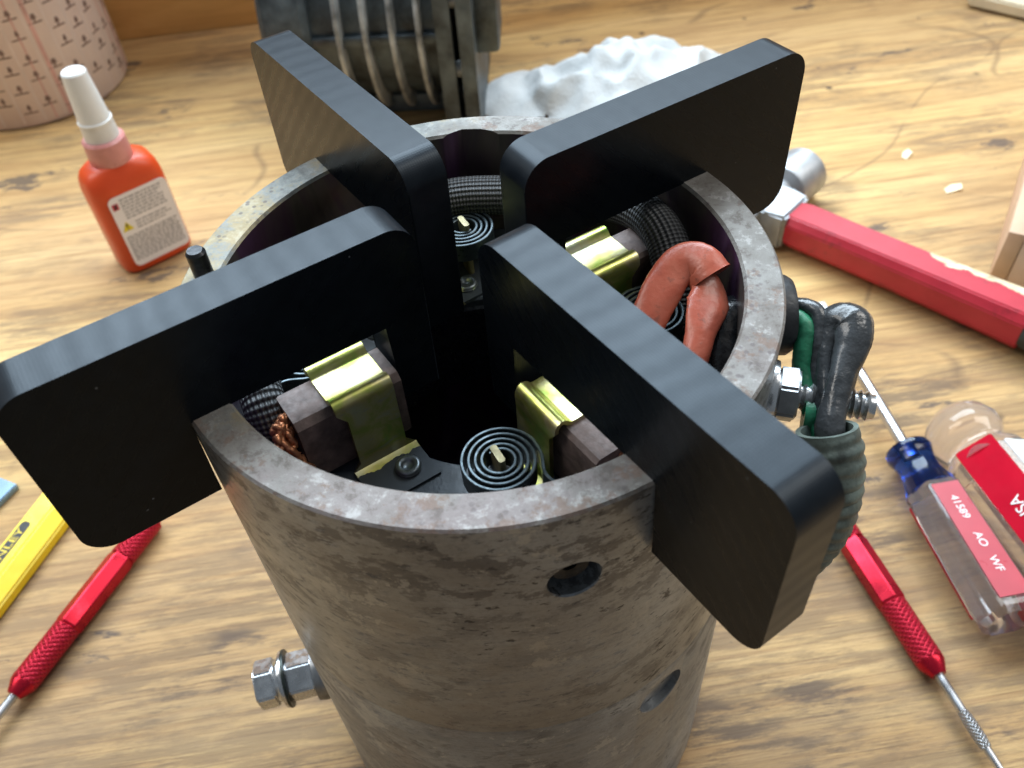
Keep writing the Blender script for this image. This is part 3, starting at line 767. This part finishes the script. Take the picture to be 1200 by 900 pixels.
b = bmesh.new(); lathe(b, [(3, 56.3), (8.6, 56.3), (8.8, 58), (8.4, 60.25), (3, 60.25), (3, 56.3)], 36, mt); finish(b, 'spacer', M['darksteel'], bolt)

# ------------------------------------------------------------------ four black notched plates resting on the rim
T2 = 8.565 / 2
b = bmesh.new()
rc = 5.5
def arc(cx, cy, r, a0, a1, n=20): return [(cx + r * math.cos(R(a0 + (a1 - a0) * k / n)), cy + r * math.sin(R(a0 + (a1 - a0) * k / n))) for k in range(n + 1)]
u0, u1, us0, us1, zt, zo, zi = 11.6, 81.0, 20.0, 57.35, 19.5, -18.6, -19.3
outl = []
outl += [(us1, 0.06), (us1, zo)]
outl += arc(u1 - rc, zo + rc, rc, -90, 0)
outl += arc(u1 - rc, zt - rc, rc, 0, 90)
outl += arc(u0 + rc, zt - rc, rc, 90, 180)
outl += [(u0, zi), (us0, zi), (us0, 0.06)]
lo, hi, fs = prism(b, outl, -T2, T2, 'y')
rimE = [e_ for e_ in b.edges if (e_.verts[0] in lo) == (e_.verts[1] in lo)]
bmesh.ops.bevel(b, geom=rimE, offset=0.35, segments=2, affect='EDGES', profile=0.5)
bmesh.ops.recalc_face_normals(b, faces=b.faces[:])
plate_me = mesh_from(b, 'notched_plate', 3); plate_me.materials.append(M['print']); plate_me.materials.append(M['printedge'])
for p in plate_me.polygons: p.material_index = 0 if abs(p.normal.y) > 0.75 else 1
PL = [(211.59076, -2.015, 'black plastic notched plate at front left, its outer end cut by the picture edge'),
      (122.80456, 0.943, 'black plastic notched plate at the back left, in front of the finned barrel'),
      (30.35466, 3.158, 'black plastic notched plate at the back right, in front of the crumpled white towel'),
      (-57.29079, -1.087, 'black plastic notched plate at front right, overhanging beside the grimy wrapped lead')]
for an, off, lab in PL:
    n = Vector((-math.sin(R(an)), math.cos(R(an)), 0)) * off
    o = obj('notched_plate', plate_me, None, (n.x, n.y, H), R(an))
    tag(o, lab, 'plate', 'black notched plates set on the rim')

# ------------------------------------------------------------------ orange bottle of thread locker
bt = thing('bottle', 'orange red plastic squeeze bottle with white pointed cap and printed label', 'bottle', (-179, 243, 0), R(38))
def loft(b, sections, n=40):
    """superellipse sections: (z, half-x, half-y, exponent)"""
    rings = []
    for z, ax, ay, ex in sections:
        ring = []
        for k in range(n):
            a_ = 2 * math.pi * k / n; c_, s_ = math.cos(a_), math.sin(a_)
            ring.append(b.verts.new((ax * math.copysign(abs(c_) ** (2 / ex), c_), ay * math.copysign(abs(s_) ** (2 / ex), s_), z)))
        rings.append(ring)
    for A, B in zip(rings[:-1], rings[1:]):
        for k in range(n): b.faces.new((A[k], A[(k + 1) % n], B[(k + 1) % n], B[k]))
    b.faces.new(rings[0][::-1]); b.faces.new(rings[-1])
    return rings
b = bmesh.new(); loft(b, [(0, 16.8, 10, 4), (1.2, 17.9, 11.8, 4), (3, 18.5, 12.4, 4), (46, 18.5, 12.4, 4), (50.5, 17.8, 11.8, 3.6), (54, 16.4, 10.6, 3.0), (56.2, 13.6, 9.6, 2.4), (57.4, 10.5, 9.3, 2.1)], 64)
finish(b, 'body', M['bottle'], bt, sharp=60)
b = bmesh.new(); lathe(b, [(0, 56.8), (9.9, 56.8), (10.1, 57.4), (9.8, 67.6), (8.8, 68.6), (0, 68.6)], 48); finish(b, 'collar', M['collar'], bt)
b = bmesh.new(); lathe(b, [(0, 68.4), (8.0, 68.4), (7.4, 77.2), (0, 77.2)], 48); finish(b, 'nozzle', M['nozzle'], bt)
b = bmesh.new(); lathe(b, [(0, 76.4), (7.7, 76.4), (7.8, 77.5), (7.2, 78.1), (5.5, 100.2), (4.9, 101), (0, 101)], 48)
cap = finish(b, 'cap', M['capwhite'], bt)
b = bmesh.new(); out = rrect(-13.4, 16.4, 5, 45, 3, 5)
prism(b, out, -12.62, -12.45, 'y'); lab_o = finish(b, 'label', M['label'], bt, sharp=20)
def bars(b, rows, x0, x1, h, y=-12.72, ragged=0.25, word=True):
    for zc in rows:
        x = x0; lim = x1 - random.uniform(0, ragged) * (x1 - x0)
        while x < lim:
            w = random.uniform(1.0, 3.2); box(b, x, min(x + w, lim), y, y + 0.06, zc - h / 2, zc + h / 2); x += w + 0.55
b = bmesh.new()
bars(b, [42.5 - 1.7 * k for k in range(7)], -8.0, 14.2, 0.85)
bars(b, [29 - 1.7 * k for k in range(3)], -5.0, 14.6, 0.8)
bars(b, [22.5 - 1.25 * k for k in range(12)], -12.0, 15.0, 0.75, ragged=0.06)
finish(b, 'fine_print', M['ink'], lab_o)
b = bmesh.new(); prism(b, [(-12.2, 38.4), (-9.2, 38.4), (-9.2, 41.8), (-12.2, 41.8)], -12.76, -12.66, 'y'); finish(b, 'red_mark', M['redink'], lab_o)
b = bmesh.new(); prism(b, [(-11.4, 38.9), (-10.2, 38.9), (-9.9, 41.3), (-11.1, 41.3)], -12.82, -12.77, 'y'); finish(b, 'mark_ink', M['blackink'], lab_o)
b = bmesh.new(); prism(b, [(-12.2, 26.0), (-6.6, 26.0), (-9.4, 31.0)], -12.76, -12.66, 'y'); finish(b, 'warning_triangle', M['yellowink'], lab_o)
b = bmesh.new(); prism(b, [(-9.75, 28.0), (-9.05, 28.0), (-8.95, 29.8), (-9.85, 29.8)], -12.82, -12.77, 'y'); prism(b, [(-9.7, 26.8), (-9.1, 26.8), (-9.1, 27.4), (-9.7, 27.4)], -12.82, -12.77, 'y'); finish(b, 'exclamation_mark', M['blackink'], lab_o)

# ------------------------------------------------------------------ printed pink jar
JR = 59.5
jar = thing('printed_jar', 'pinkish printed cylindrical jar with small dark marks, behind the orange bottle', 'jar', (-303, 437, 0))
b = bmesh.new(); lathe(b, [(0, 0), (JR - 3, 0), (JR - 0.8, 0.9), (JR, 3.2), (JR, 126), (JR - 2, 129), (JR - 3, 131), (JR - 3, 137), (0, 137)], 96); finish(b, 'body', M['jar'], jar)
def wrap(b, poly, ang, z, r=JR + 0.12):
    vs_ = [b.verts.new((r * math.cos(ang + p[0] / r), r * math.sin(ang + p[0] / r), z + p[1])) for p in poly]
    b.faces.new(vs_)
b = bmesh.new(); bl = bmesh.new(); br_ = bmesh.new()
ncol = 30
for c_ in range(ncol):
    a_ = 2 * math.pi * c_ / ncol; w = 2 * math.pi * JR / ncol
    for r_ in range(9):
        z = 8 + r_ * 13.2 + (c_ % 2) * 6.6 + random.uniform(-0.6, 0.6)
        s_ = random.uniform(0.7, 1.25)
        if random.random() < 0.16: continue
        z += random.uniform(-2.2, 2.2)
        wrap(b, [(-0.5 * s_, 0), (0.5 * s_, 0), (0.5 * s_, 1.8), (-0.5 * s_, 1.8)], a_, z, JR + 0.2)
        wrap(b, [(-1.7 * s_, 1.8), (1.7 * s_, 1.8), (0.9 * s_, 4.8), (-0.9 * s_, 4.8)], a_, z, JR + 0.2)
        wrap(b, [(-4.2, -0.9), (4.2, -0.9), (4.2, 0), (-4.2, 0)], a_, z, JR + 0.2)
    for zz in range(0, 120, 6): wrap(bl, [(-0.5, 3 + zz), (0.5, 3 + zz), (0.5, 9 + zz), (-0.5, 9 + zz)], a_ + math.pi / ncol, 0)
    if c_ % 5 == 0:
        for zz in range(0, 120, 6):
            wrap(br_, [(2.0, 3 + zz), (4.4, 3 + zz), (4.4, 9 + zz), (2.0, 9 + zz)], a_ + math.pi / ncol, 0, JR + 0.15)
            wrap(br_, [(-6.4, 3 + zz), (-5.4, 3 + zz), (-5.4, 9 + zz), (-6.4, 9 + zz)], a_ + math.pi / ncol, 0, JR + 0.15)
for bx_, nm, mt_ in ((b, 'dark_marks', 'jarink'), (bl, 'pale_lines', 'jarline')): finish(bx_, nm, M[mt_], jar)['kind'] = 'stuff'
br_.free()
for c_ in range(0, ncol, 5):
    a_ = 2 * math.pi * (c_ + 0.5) / ncol
    for x0, x1 in ((2.0, 4.4), (-6.4, -5.4)):
        b = bmesh.new(); v_ = []
        for zz in (3, 123): v_.append([b.verts.new(((JR + 0.15) * math.cos(a_ + x / JR), (JR + 0.15) * math.sin(a_ + x / JR), zz)) for x in (x0, (x0 + x1) / 2, x1)])
        for q in (0, 1): b.faces.new((v_[0][q], v_[0][q + 1], v_[1][q + 1], v_[1][q]))
        finish(b, 'red_stripe', M['jarred'], jar)

# ------------------------------------------------------------------ finned barrel at the back
FB = thing('finned_barrel', 'grimy dark cast barrel with pale worn fins lying at the back of the bench', 'motor part', (-58, 386, 0), R(-4))
BR_, BC = 53.0, 62.0
def xl(prof, seg=72):
    b = bmesh.new(); lathe(b, prof, seg, Matrix.Translation((0, 0, BC)) @ Matrix.Rotation(R(90), 4, 'Y')); return b
finish(xl([(0, -45), (BR_, -45), (BR_, 46), (0, 46)]), 'barrel', M['finned'], FB)
for k, x in enumerate((-14.5, -0.2, 14.2, 28.6)):
    finish(xl([(50, x - 1.9), (60.2, x - 1.4), (61, x - 0.9), (61, x + 0.9), (60.2, x + 1.4), (50, x + 1.9), (50, x - 1.9)]), 'fin', M['finedge'], FB)
finish(xl([(0, -56), (58, -56), (61, -53), (61, -33), (57, -30), (0, -30)]), 'end_cap', M['finned'], FB)
for x0, x1, hw in ((37.5, 46, 60), (49.5, 57.5, 61)):
    b = bmesh.new(); prism(b, rrect(-hw, hw, BC - hw, BC + hw, 20, 8), x0, x1, 'x')
    bmesh.ops.bevel(b, geom=[e_ for e_ in b.edges if e_.calc_face_angle(0) > 1.2], offset=1.0, segments=2, affect='EDGES'); finish(b, 'flange', M['finned'], FB)
b = bmesh.new(); box(b, 55, 70, -44, -8, 46, 100, 2.5); finish(b, 'mounting_block', M['finned'], FB)
for a_ in (200, 235, 270, 160, 305):
    b = bmesh.new(); lathe(b, [(0, 44), (4.6, 44), (4.6, 51), (0, 51)], 20)
    bmesh.ops.transform(b, matrix=Matrix.Translation((0, 56 * math.cos(R(a_)), BC + 56 * math.sin(R(a_)))) @ Matrix.Rotation(R(90), 4, 'Y'), verts=b.verts[:])
    finish(b, 'bolt_boss', M['finedge'], FB)
b = bmesh.new(); box(b, -46, 52, -22, 22, 0, 12, 2); finish(b, 'foot', M['finned'], FB)
for z in (30, 62):
    b = bmesh.new(); box(b, -32, 39, -57, -49, z - 3, z + 3, 1.5)
    if z == 62: finish(b, 'tie_bar', M['finned'], FB)
    else: b.free()

# ------------------------------------------------------------------ crumpled paper towel
def crumple():
    from mathutils import noise as mn
    b = bmesh.new(); nx, ny = 84, 60; g = []
    for i in range(nx + 1):
        row = []
        for j in range(ny + 1):
            u, v = i / nx, j / ny; x = -85 + 170 * u; y = -48 + 96 * v
            env = max(0, 1 - ((x - 14) / 72) ** 2 - ((y + 2) / 47) ** 2)
            env2 = max(0, 1 - ((x + 60) / 27) ** 2 - ((y - 2) / 33) ** 2)
            p = Vector((x * 0.035, y * 0.035, 3.3))
            rid = 0.5 + 1.15 * mn.noise(p * 0.9 + Vector((2.2, 0.4, 0)))
            rid = 0.5 * rid + 0.5 * (1 - 2.0 * abs(mn.noise(p * 1.25 + Vector((3, 1, 0)))))
            rid2 = 0.5 + 1.2 * mn.noise(p * 2.0 + Vector((5, 2, 1))) + 0.35 * (1 - 2 * abs(mn.noise(p * 1.6)))
            z = 0.5 + (env ** 0.75) * (6 + 18 * rid + 7 * rid2) + env2 * (3 + 7 * rid)
            z += 0.5 * mn.noise(p * 6) * (env + env2)
            row.append(b.verts.new((x + 5 * mn.noise(p * 1.3 + Vector((9, 0, 0))), y + 5 * mn.noise(p * 1.3 + Vector((0, 9, 0))), max(0.4, z))))
        g.append(row)
    for i in range(nx):
        for j in range(ny):
            x = -85 + 170 * (i + .5) / nx; y = -48 + 96 * (j + .5) / ny
            e1 = ((x - 14) / 68) ** 2 + ((y + 2) / 44) ** 2; e2 = ((x + 60) / 25) ** 2 + ((y - 2) / 30) ** 2
            w_ = 0.28 * mn.noise(Vector((x * 0.05, y * 0.05, 0.4))) + 0.12 * mn.noise(Vector((x * 0.2, y * 0.2, 4)))
            if min(e1, e2) + w_ < 1.0: b.faces.new((g[i][j], g[i + 1][j], g[i + 1][j + 1], g[i][j + 1]))
    bmesh.ops.delete(b, geom=[v for v in b.verts if not v.link_faces], context='VERTS')
    return b
b = crumple()
o = finish(b, 'paper_towel', M['towel'], None, (78, 372, 0), R(4), sharp=50)
tag(o, 'crumpled white paper towel on the bench behind the back right plate', 'paper towel')

# ------------------------------------------------------------------ hammer: red fibreglass handle, steel head, black grip
hm = thing('hammer', 'hammer with chipped red handle, steel head and black grip, lying on the bench', 'hammer', (143, 212, 0), math.atan2(-74, 74) + R(0))
HA = hm
hl = []
b = bmesh.new()
secs = [(0, 9.5, 8.0), (6, 10.2, 8.6), (30, 9.6, 8.6), (60, 9.8, 8.8), (95, 10.6, 9.2), (113, 11.2, 9.6)]
rg = []
for x, hw, hh in secs:
    pts2 = [(-hw, -hh * 0.55), (-hw * 0.72, -hh), (hw * 0.72, -hh), (hw, -hh * 0.55), (hw, hh * 0.55), (hw * 0.72, hh), (-hw * 0.72, hh), (-hw, hh * 0.55)]
    rg.append([b.verts.new((x, p[0], 12 + p[1])) for p in pts2])
for A, B in zip(rg[:-1], rg[1:]):
    for k in range(8): b.faces.new((A[k], A[(k + 1) % 8], B[(k + 1) % 8], B[k]))
b.faces.new(rg[0][::-1]); b.faces.new(rg[-1])
bmesh.ops.bevel(b, geom=b.edges[:], offset=0.6, segments=2, affect='EDGES')
finish(b, 'handle', M['hamred'], hm, sharp=30)
b = bmesh.new(); rg = []
for x, hw, hh in [(112.6, 11.9, 10.3), (116, 12.3, 10.8), (190, 13.5, 11.6), (230, 15, 12), (236, 13, 10.5)]:
    rg.append([b.verts.new((x, hw * math.cos(2 * math.pi * k / 20), 12 + hh * math.sin(2 * math.pi * k / 20))) for k in range(20)])
for A, B in zip(rg[:-1], rg[1:]):
    for k in range(20): b.faces.new((A[k], A[(k + 1) % 20], B[(k + 1) % 20], B[k]))
b.faces.new(rg[0][::-1]); b.faces.new(rg[-1]); finish(b, 'grip', M['grip'], hm, sharp=40)
# head: cheek block on the handle, round poll towards the back, claw towards the front
b = bmesh.new()
prism(b, [(-27, -10), (-27, 11), (-8, 13), (1.5, 11.5), (1.5, -11.5), (-8, -12)], 2.5, 21.5)
bmesh.ops.bevel(b, geom=b.edges[:], offset=1.5, segments=2, affect='EDGES')
head = finish(b, 'head', M['satin'], hm, sharp=30)
b = bmesh.new(); lathe(b, [(0, 8), (7.6, 8), (7.6, 18), (12.4, 20), (13.0, 21.5), (13.0, 40.5), (12.2, 41.6), (0, 41.8)], 40, axis_mtx((-17, 0, 12.2), (0, 1, 0))); finish(b, 'striking_face', M['satin'], head, sharp=35)
b = bmesh.new()
for sg in (-1, 1):
    p_ = spline([(-17, -9, 12 + sg * 5), (-17, -28, 12 + sg * 6), (-14, -48, 12 + sg * 7.5), (-8, -64, 12 + sg * 9)], 6)
    tube(b, p_, resample([6, 5.5, 4, 1.6], len(p_)), 12, 0.7)
finish(b, 'claw', M['satin'], head, sharp=50)

# ------------------------------------------------------------------ screwdrivers
def fluted(b, secs, lobes=6, depth=0.1, seg=72, zc=0.0):
    rg = []
    for x, r, dp in secs:
        ring = []
        for k in range(seg):
            a_ = 2 * math.pi * k / seg
            # six flats softened into flutes
            rr = r * (1 - dp * (0.5 + 0.5 * math.cos(lobes * a_)) ** 2.2)
            ring.append(b.verts.new((x, rr * math.cos(a_), zc + rr * math.sin(a_))))
        rg.append(ring)
    for A, B in zip(rg[:-1], rg[1:]):
        for k in range(seg): b.faces.new((A[k], A[(k + 1) % seg], B[(k + 1) % seg], B[k]))
    b.faces.new(rg[0][::-1]); b.faces.new(rg[-1])
def hexsecs(b, secs, zc, rot=0.0):
    rg = []
    for x, r in secs:
        ring = []
        for k in range(6):
            a_ = rot + k * math.pi / 3
            for d_ in (-0.06, 0.06): ring.append(b.verts.new((x, r * math.cos(a_ + d_), zc + r * math.sin(a_ + d_))))
        rg.append(ring)
    for A, B in zip(rg[:-1], rg[1:]):
        for k in range(12): b.faces.new((A[k], A[(k + 1) % 12], B[(k + 1) % 12], B[k]))
    b.faces.new(rg[0][::-1]); b.faces.new(rg[-1])

# small driver: x axis runs from blade tip towards the handle end
ax0, ax1 = Vector((150.2, 71.2)), Vector((158.6, 2.0))
dv = (ax1 - ax0); ang = math.atan2(dv.y, dv.x)
sd = thing('screwdriver', 'flat screwdriver with blue collar, clear handle and coral stripe marked 41589', 'screwdriver', (ax0.x, ax0.y, 0), ang)
zc = 10.6
b = bmesh.new(); lathe(b, [(0, -70), (2.2, -70), (2.2, 4), (0, 4)], 24, Matrix.Translation((0, 0, zc)) @ Matrix.Rotation(R(90), 4, 'Y'))
sh = finish(b, 'shaft', M['steel'], sd)
b = bmesh.new(); prism(b, [(-70, -2.1), (-78, -3.0), (-84.5, -2.9), (-84.5, 2.9), (-78, 3.0), (-70, 2.1)], zc - 0.7, zc + 0.7); finish(b, 'blade', M['darksteel'], sh)
b = bmesh.new(); fluted(b, [(-1.2, 6.6, 0), (-0.4, 8.2, 0), (1.6, 8.6, 0), (3.6, 7.9, 0), (7, 7.1, 0), (11, 7.1, 0.02), (16, 8.6, 0.05), (19.4, 9.6, 0.07)], 6, 0.1, 72, zc)
finish(b, 'collar', M['blueclear'], sd, sharp=50)
b = bmesh.new(); hexsecs(b, [(19.5, 9.7), (21.5, 10.4), (66, 11.2), (69.5, 10.6), (71.4, 8.6)], zc, R(0)); hd = finish(b, 'handle', M['clear'], sd, sharp=18)
# coral stripe lies on the upper flat of the handle
zt_ = zc + 11.2 * 0.894 + 0.12
b = bmesh.new(); prism(b, [(21.8, -4.9), (63.5, -5.4), (67.0, -5.3), (67.0, 5.3), (63.5, 5.4), (21.8, 4.9)], zt_ - 0.55, zt_ + 0.06)
bmesh.ops.transform(b, matrix=Matrix.Translation((21.8, 0, zt_)) @ Matrix.Rotation(-math.atan2(0.72, 46), 4, 'Y') @ Matrix.Translation((-21.8, 0, -zt_)) @ Matrix.Translation((0, 0, -0.73)), verts=b.verts[:])
st = finish(b, 'stripe', M['stripe'], hd, sharp=30)
tilt = -math.atan2(0.72, 46)
for s_, x_ in (('41589', 32.5), ('AO', 46.0), ('WF', 55.5)):
    me = text_mesh(s_, 3.9, 0.06); me.materials.append(M['whiteink'])
    o = obj('lettering', me, st, (x_, 0, zt_ - 0.73 + 0.14 + (x_ - 21.8) * 0.0157), rot=(0, tilt, 0))
b = bmesh.new(); prism(b, [(21.5, -8.6), (66, -9.2), (66, -7.4), (21.5, -7.0)], zc - 5.2, zc - 4.4); finish(b, 'red_core', M['deepred'], hd)
b = bmesh.new(); prism(b, [(60, 5.2), (68.6, 5.2), (68.6, 9.4), (60, 9.6)], zc - 3, zc + 4); finish(b, 'red_core', M['deepred'], hd)

# large driver: cut by the right picture edge
bx0, bx1 = Vector((171.5, 70.5)), Vector((184.0, 11.0))
dv = (bx1 - bx0); ang = math.atan2(dv.y, dv.x)
s2 = thing('screwdriver', 'large screwdriver with clear domed butt and deep red handle lettered USA', 'screwdriver', (bx0.x, bx0.y, 0), ang)
zc = 15.0
b = bmesh.new()
rg_ = [(-14.5, 0.5), (-14.2, 4), (-12.5, 8.5), (-9, 12.2), (-4, 13.9), (0, 13.4), (3.5, 11.6), (5.2, 11.0), (7, 12.4), (9.5, 14.5), (12, 15.2)]
fluted(b, [(x, r, 0.0) for x, r in rg_], 6, 0, 48, zc); butt = finish(b, 'domed_butt', M['clear'], s2, sharp=60)
b = bmesh.new(); hexsecs(b, [(12.1, 15.2), (14, 15.6), (86, 16.0), (90, 13)], 0, R(0)); hd2 = finish(b, 'handle', M['clear'], s2, (0, 0, zc), rot=(R(36), 0, 0), sharp=18)
z2 = 15.8 * 0.894
b = bmesh.new(); prism(b, rrect(8.5, 86, -6.9, 6.9, 1.0, 3), z2 - 0.2, z2 + 0.35); st2 = finish(b, 'red_panel', M['deepred'], hd2, sharp=30)
me = text_mesh('USA', 5.4, 0.06); me.materials.append(M['whiteink'])
obj('lettering', me, st2, (37.0, -0.4, z2 + 0.5), rot=(0, 0, math.pi))
b = bmesh.new(); prism(b, rrect(12, 86, -6.6, 6.6, 1, 3), -0.35, 0.35)
bmesh.ops.transform(b, matrix=Matrix.Rotation(R(-60), 4, 'X') @ Matrix.Translation((0, 0, 15.8 * 0.894 + 0.1)), verts=b.verts[:])
finish(b, 'white_panel', M['whiteink'], hd2)
b = bmesh.new(); lathe(b, [(0, 88), (4, 88), (4, 190), (0, 190)], 24, Matrix.Translation((0, 0, zc)) @ Matrix.Rotation(R(90), 4, 'Y')); finish(b, 'shaft', M['steel'], s2)

# ------------------------------------------------------------------ red scribers
def scriber(p0, p1, label, steel_len, flip):
    """p0 = rear end of the red body, p1 = front end where the steel begins"""
    d_ = Vector(p1) - Vector(p0); L_ = d_.length
    t = thing('scriber', label, 'scriber', (p0[0], p0[1], 0), math.atan2(d_.y, d_.x), 'red scribers on the bench')
    zc = 5.0; r = 4.6
    MX = Matrix.Translation((0, 0, zc))
    kn = 21.0
    b = bmesh.new(); hexs = [(kn * 0.9, r * 0.96), (kn, r * 1.06), (L_ - kn - 6, r * 1.06), (L_ - kn - 5, r * 0.96)]
    hexsecs(b, hexs, zc, R(30)); finish(b, 'grip_body', M['redalu'], t, sharp=20)
    for x0, x1 in ((2.0, kn * 0.9), (L_ - kn - 5, L_ - 5)):
        b = bmesh.new(); n_ = 12
        tube(b, [(x0 + (x1 - x0) * k / n_, 0, zc) for k in range(n_ + 1)], r, 28); finish(b, 'knurled_grip', M['redknurl'], t, sharp=60)
    b = bmesh.new(); lathe(b, [(0, L_ - 5.1), (r * 0.98, L_ - 5.1), (r * 0.98, L_ - 4), (2.5, L_), (0, L_)], 32, MX @ Matrix.Rotation(R(90), 4, 'Y')); finish(b, 'nose', M['redalu'], t, sharp=40)
    b = bmesh.new(); lathe(b, [(0, 0), (2.6, 0), (r, 2.1), (0, 2.1)], 32, MX @ Matrix.Rotation(R(90), 4, 'Y')); finish(b, 'tail_cap', M['redalu'], t, sharp=40)
    b = bmesh.new(); lathe(b, [(0, L_), (1.55, L_), (1.45, L_ + 12.4), (0, L_ + 12.4)], 24, MX @ Matrix.Rotation(R(90), 4, 'Y')); stl = finish(b, 'steel_shank', M['steel'], t)
    if steel_len > 14:
        b = bmesh.new(); tube(b, [(L_ + 12.2 + k * 1.05, 0, zc) for k in range(12)], resample([1.6, 1.95, 1.95, 1.95, 1.6], 12), 24); finish(b, 'knurled_ferrule', M['steelknurl'], stl, sharp=60)
        b = bmesh.new(); lathe(b, [(0, L_ + 23.6), (1.25, L_ + 23.6), (0.9, L_ + 38), (0.15, L_ + 56), (0, L_ + 56)], 20, MX @ Matrix.Rotation(R(90), 4, 'Y')); finish(b, 'needle', M['steel'], stl)
    return t
scriber((115.6, 56.0), (132.0, -13.0), 'red knurled scriber between the generator and the screwdrivers, needle towards the viewer', 50, False)
scriber((-137.4, 70.2), (-168.6, 2.0), 'red knurled scriber on the left, lying beside the yellow knife', 50, True)

# ------------------------------------------------------------------ yellow knife
kd = Vector((-190.5, 44.0)) - Vector((-172, 96))
kn_ = thing('utility_knife', 'yellow plastic knife handle with black boxed lettering at the left edge', 'knife', (-172, 96, 0), math.atan2(kd.y, kd.x))
b = bmesh.new()
prism(b, [(-7.6, 0.5), (7.6, 0.5), (7.6, 5.0), (2.0, 8.6), (-6.2, 8.6), (-7.6, 7.0)], -6, 112, 'x')
bmesh.ops.bevel(b, geom=b.edges[:], offset=0.7, segments=2, affect='EDGES'); kb = finish(b, 'handle', M['yellow'], kn_, sharp=25)
b = bmesh.new()
prism(b, rrect(29, 60, -5.2, -1.2, 1.6, 5), 8.6, 8.68)
kl = finish(b, 'lettering_panel', M['blackink'], kb)
me = text_mesh('STANLEY', 3.9, 0.03); me.materials.append(M['yellow'])
me.transform(Matrix.Diagonal((1.55, 1, 1, 1)))
obj('lettering', me, kl, (44.5, -3.2, 8.7), rot=(0, 0, math.pi))

# blue-grey steel corner at the left edge
b = bmesh.new(); prism(b, [(-245, 60), (-207, 78.5), (-199.5, 93), (-214, 100), (-252, 80)], 0.1, 3.0)
bmesh.ops.bevel(b, geom=b.edges[:], offset=0.4, segments=2, affect='EDGES')
o = finish(b, 'steel_strip', M['bluesteel'], None, sharp=25); tag(o, 'blue grey steel strip corner peeking in at the left picture edge', 'steel strip')

# wooden tray corner at the right edge
wb = thing('wooden_block', 'pale board box corner standing at the right picture edge behind the hammer', 'box', (224, 171, 0), math.atan2(84, 52))
b = bmesh.new(); box(b, 0, 150, -7, 0, 0, 30, 0.5); finish(b, 'side', M['card'], wb)
b = bmesh.new(); box(b, 0.3, 150, -120, -7.2, 0, 27.5, 0.5); finish(b, 'lid', M['cardpale'], wb)
b = bmesh.new(); box(b, 24, 30, -120, -7.5, 27.6, 28.3, 0.2); finish(b, 'batten', M['card'], wb)

# cream card corner top right
b = bmesh.new(); prism(b, [(322, 441), (352, 414), (420, 400), (430, 470), (340, 480)], 1.2, 9.0)
bmesh.ops.bevel(b, geom=b.edges[:], offset=1.2, segments=2, affect='EDGES')
o = finish(b, 'cream_packet', M['cream'], None, sharp=30); tag(o, 'cream coloured packet corner at the top right of the bench', 'packet')

# wood chips
for (x, y, s_, r_, lab) in ((224.6, 277.4, 4.4, 0.9, 'pale wood chip on the bench, farther of the two right of the back plate'), (237.1, 244, 5.4, 0.3, 'pale wood chip on the bench, nearer of the two above the hammer handle')):
    b = bmesh.new(); prism(b, [(-s_, -s_ * 0.35), (s_ * 0.6, -s_ * 0.5), (s_, s_ * 0.2), (s_ * 0.1, s_ * 0.55), (-s_ * 0.8, s_ * 0.3)], 0.05, 0.9)
    for v in b.verts: v.co.z += 0.12 * v.co.x if v.co.z > 0.5 else 0
    o = finish(b, 'wood_chip', M['chip'], None, (x, y, 0.1), r_, smooth=False); tag(o, lab, 'wood chip', 'wood chips on the bench')
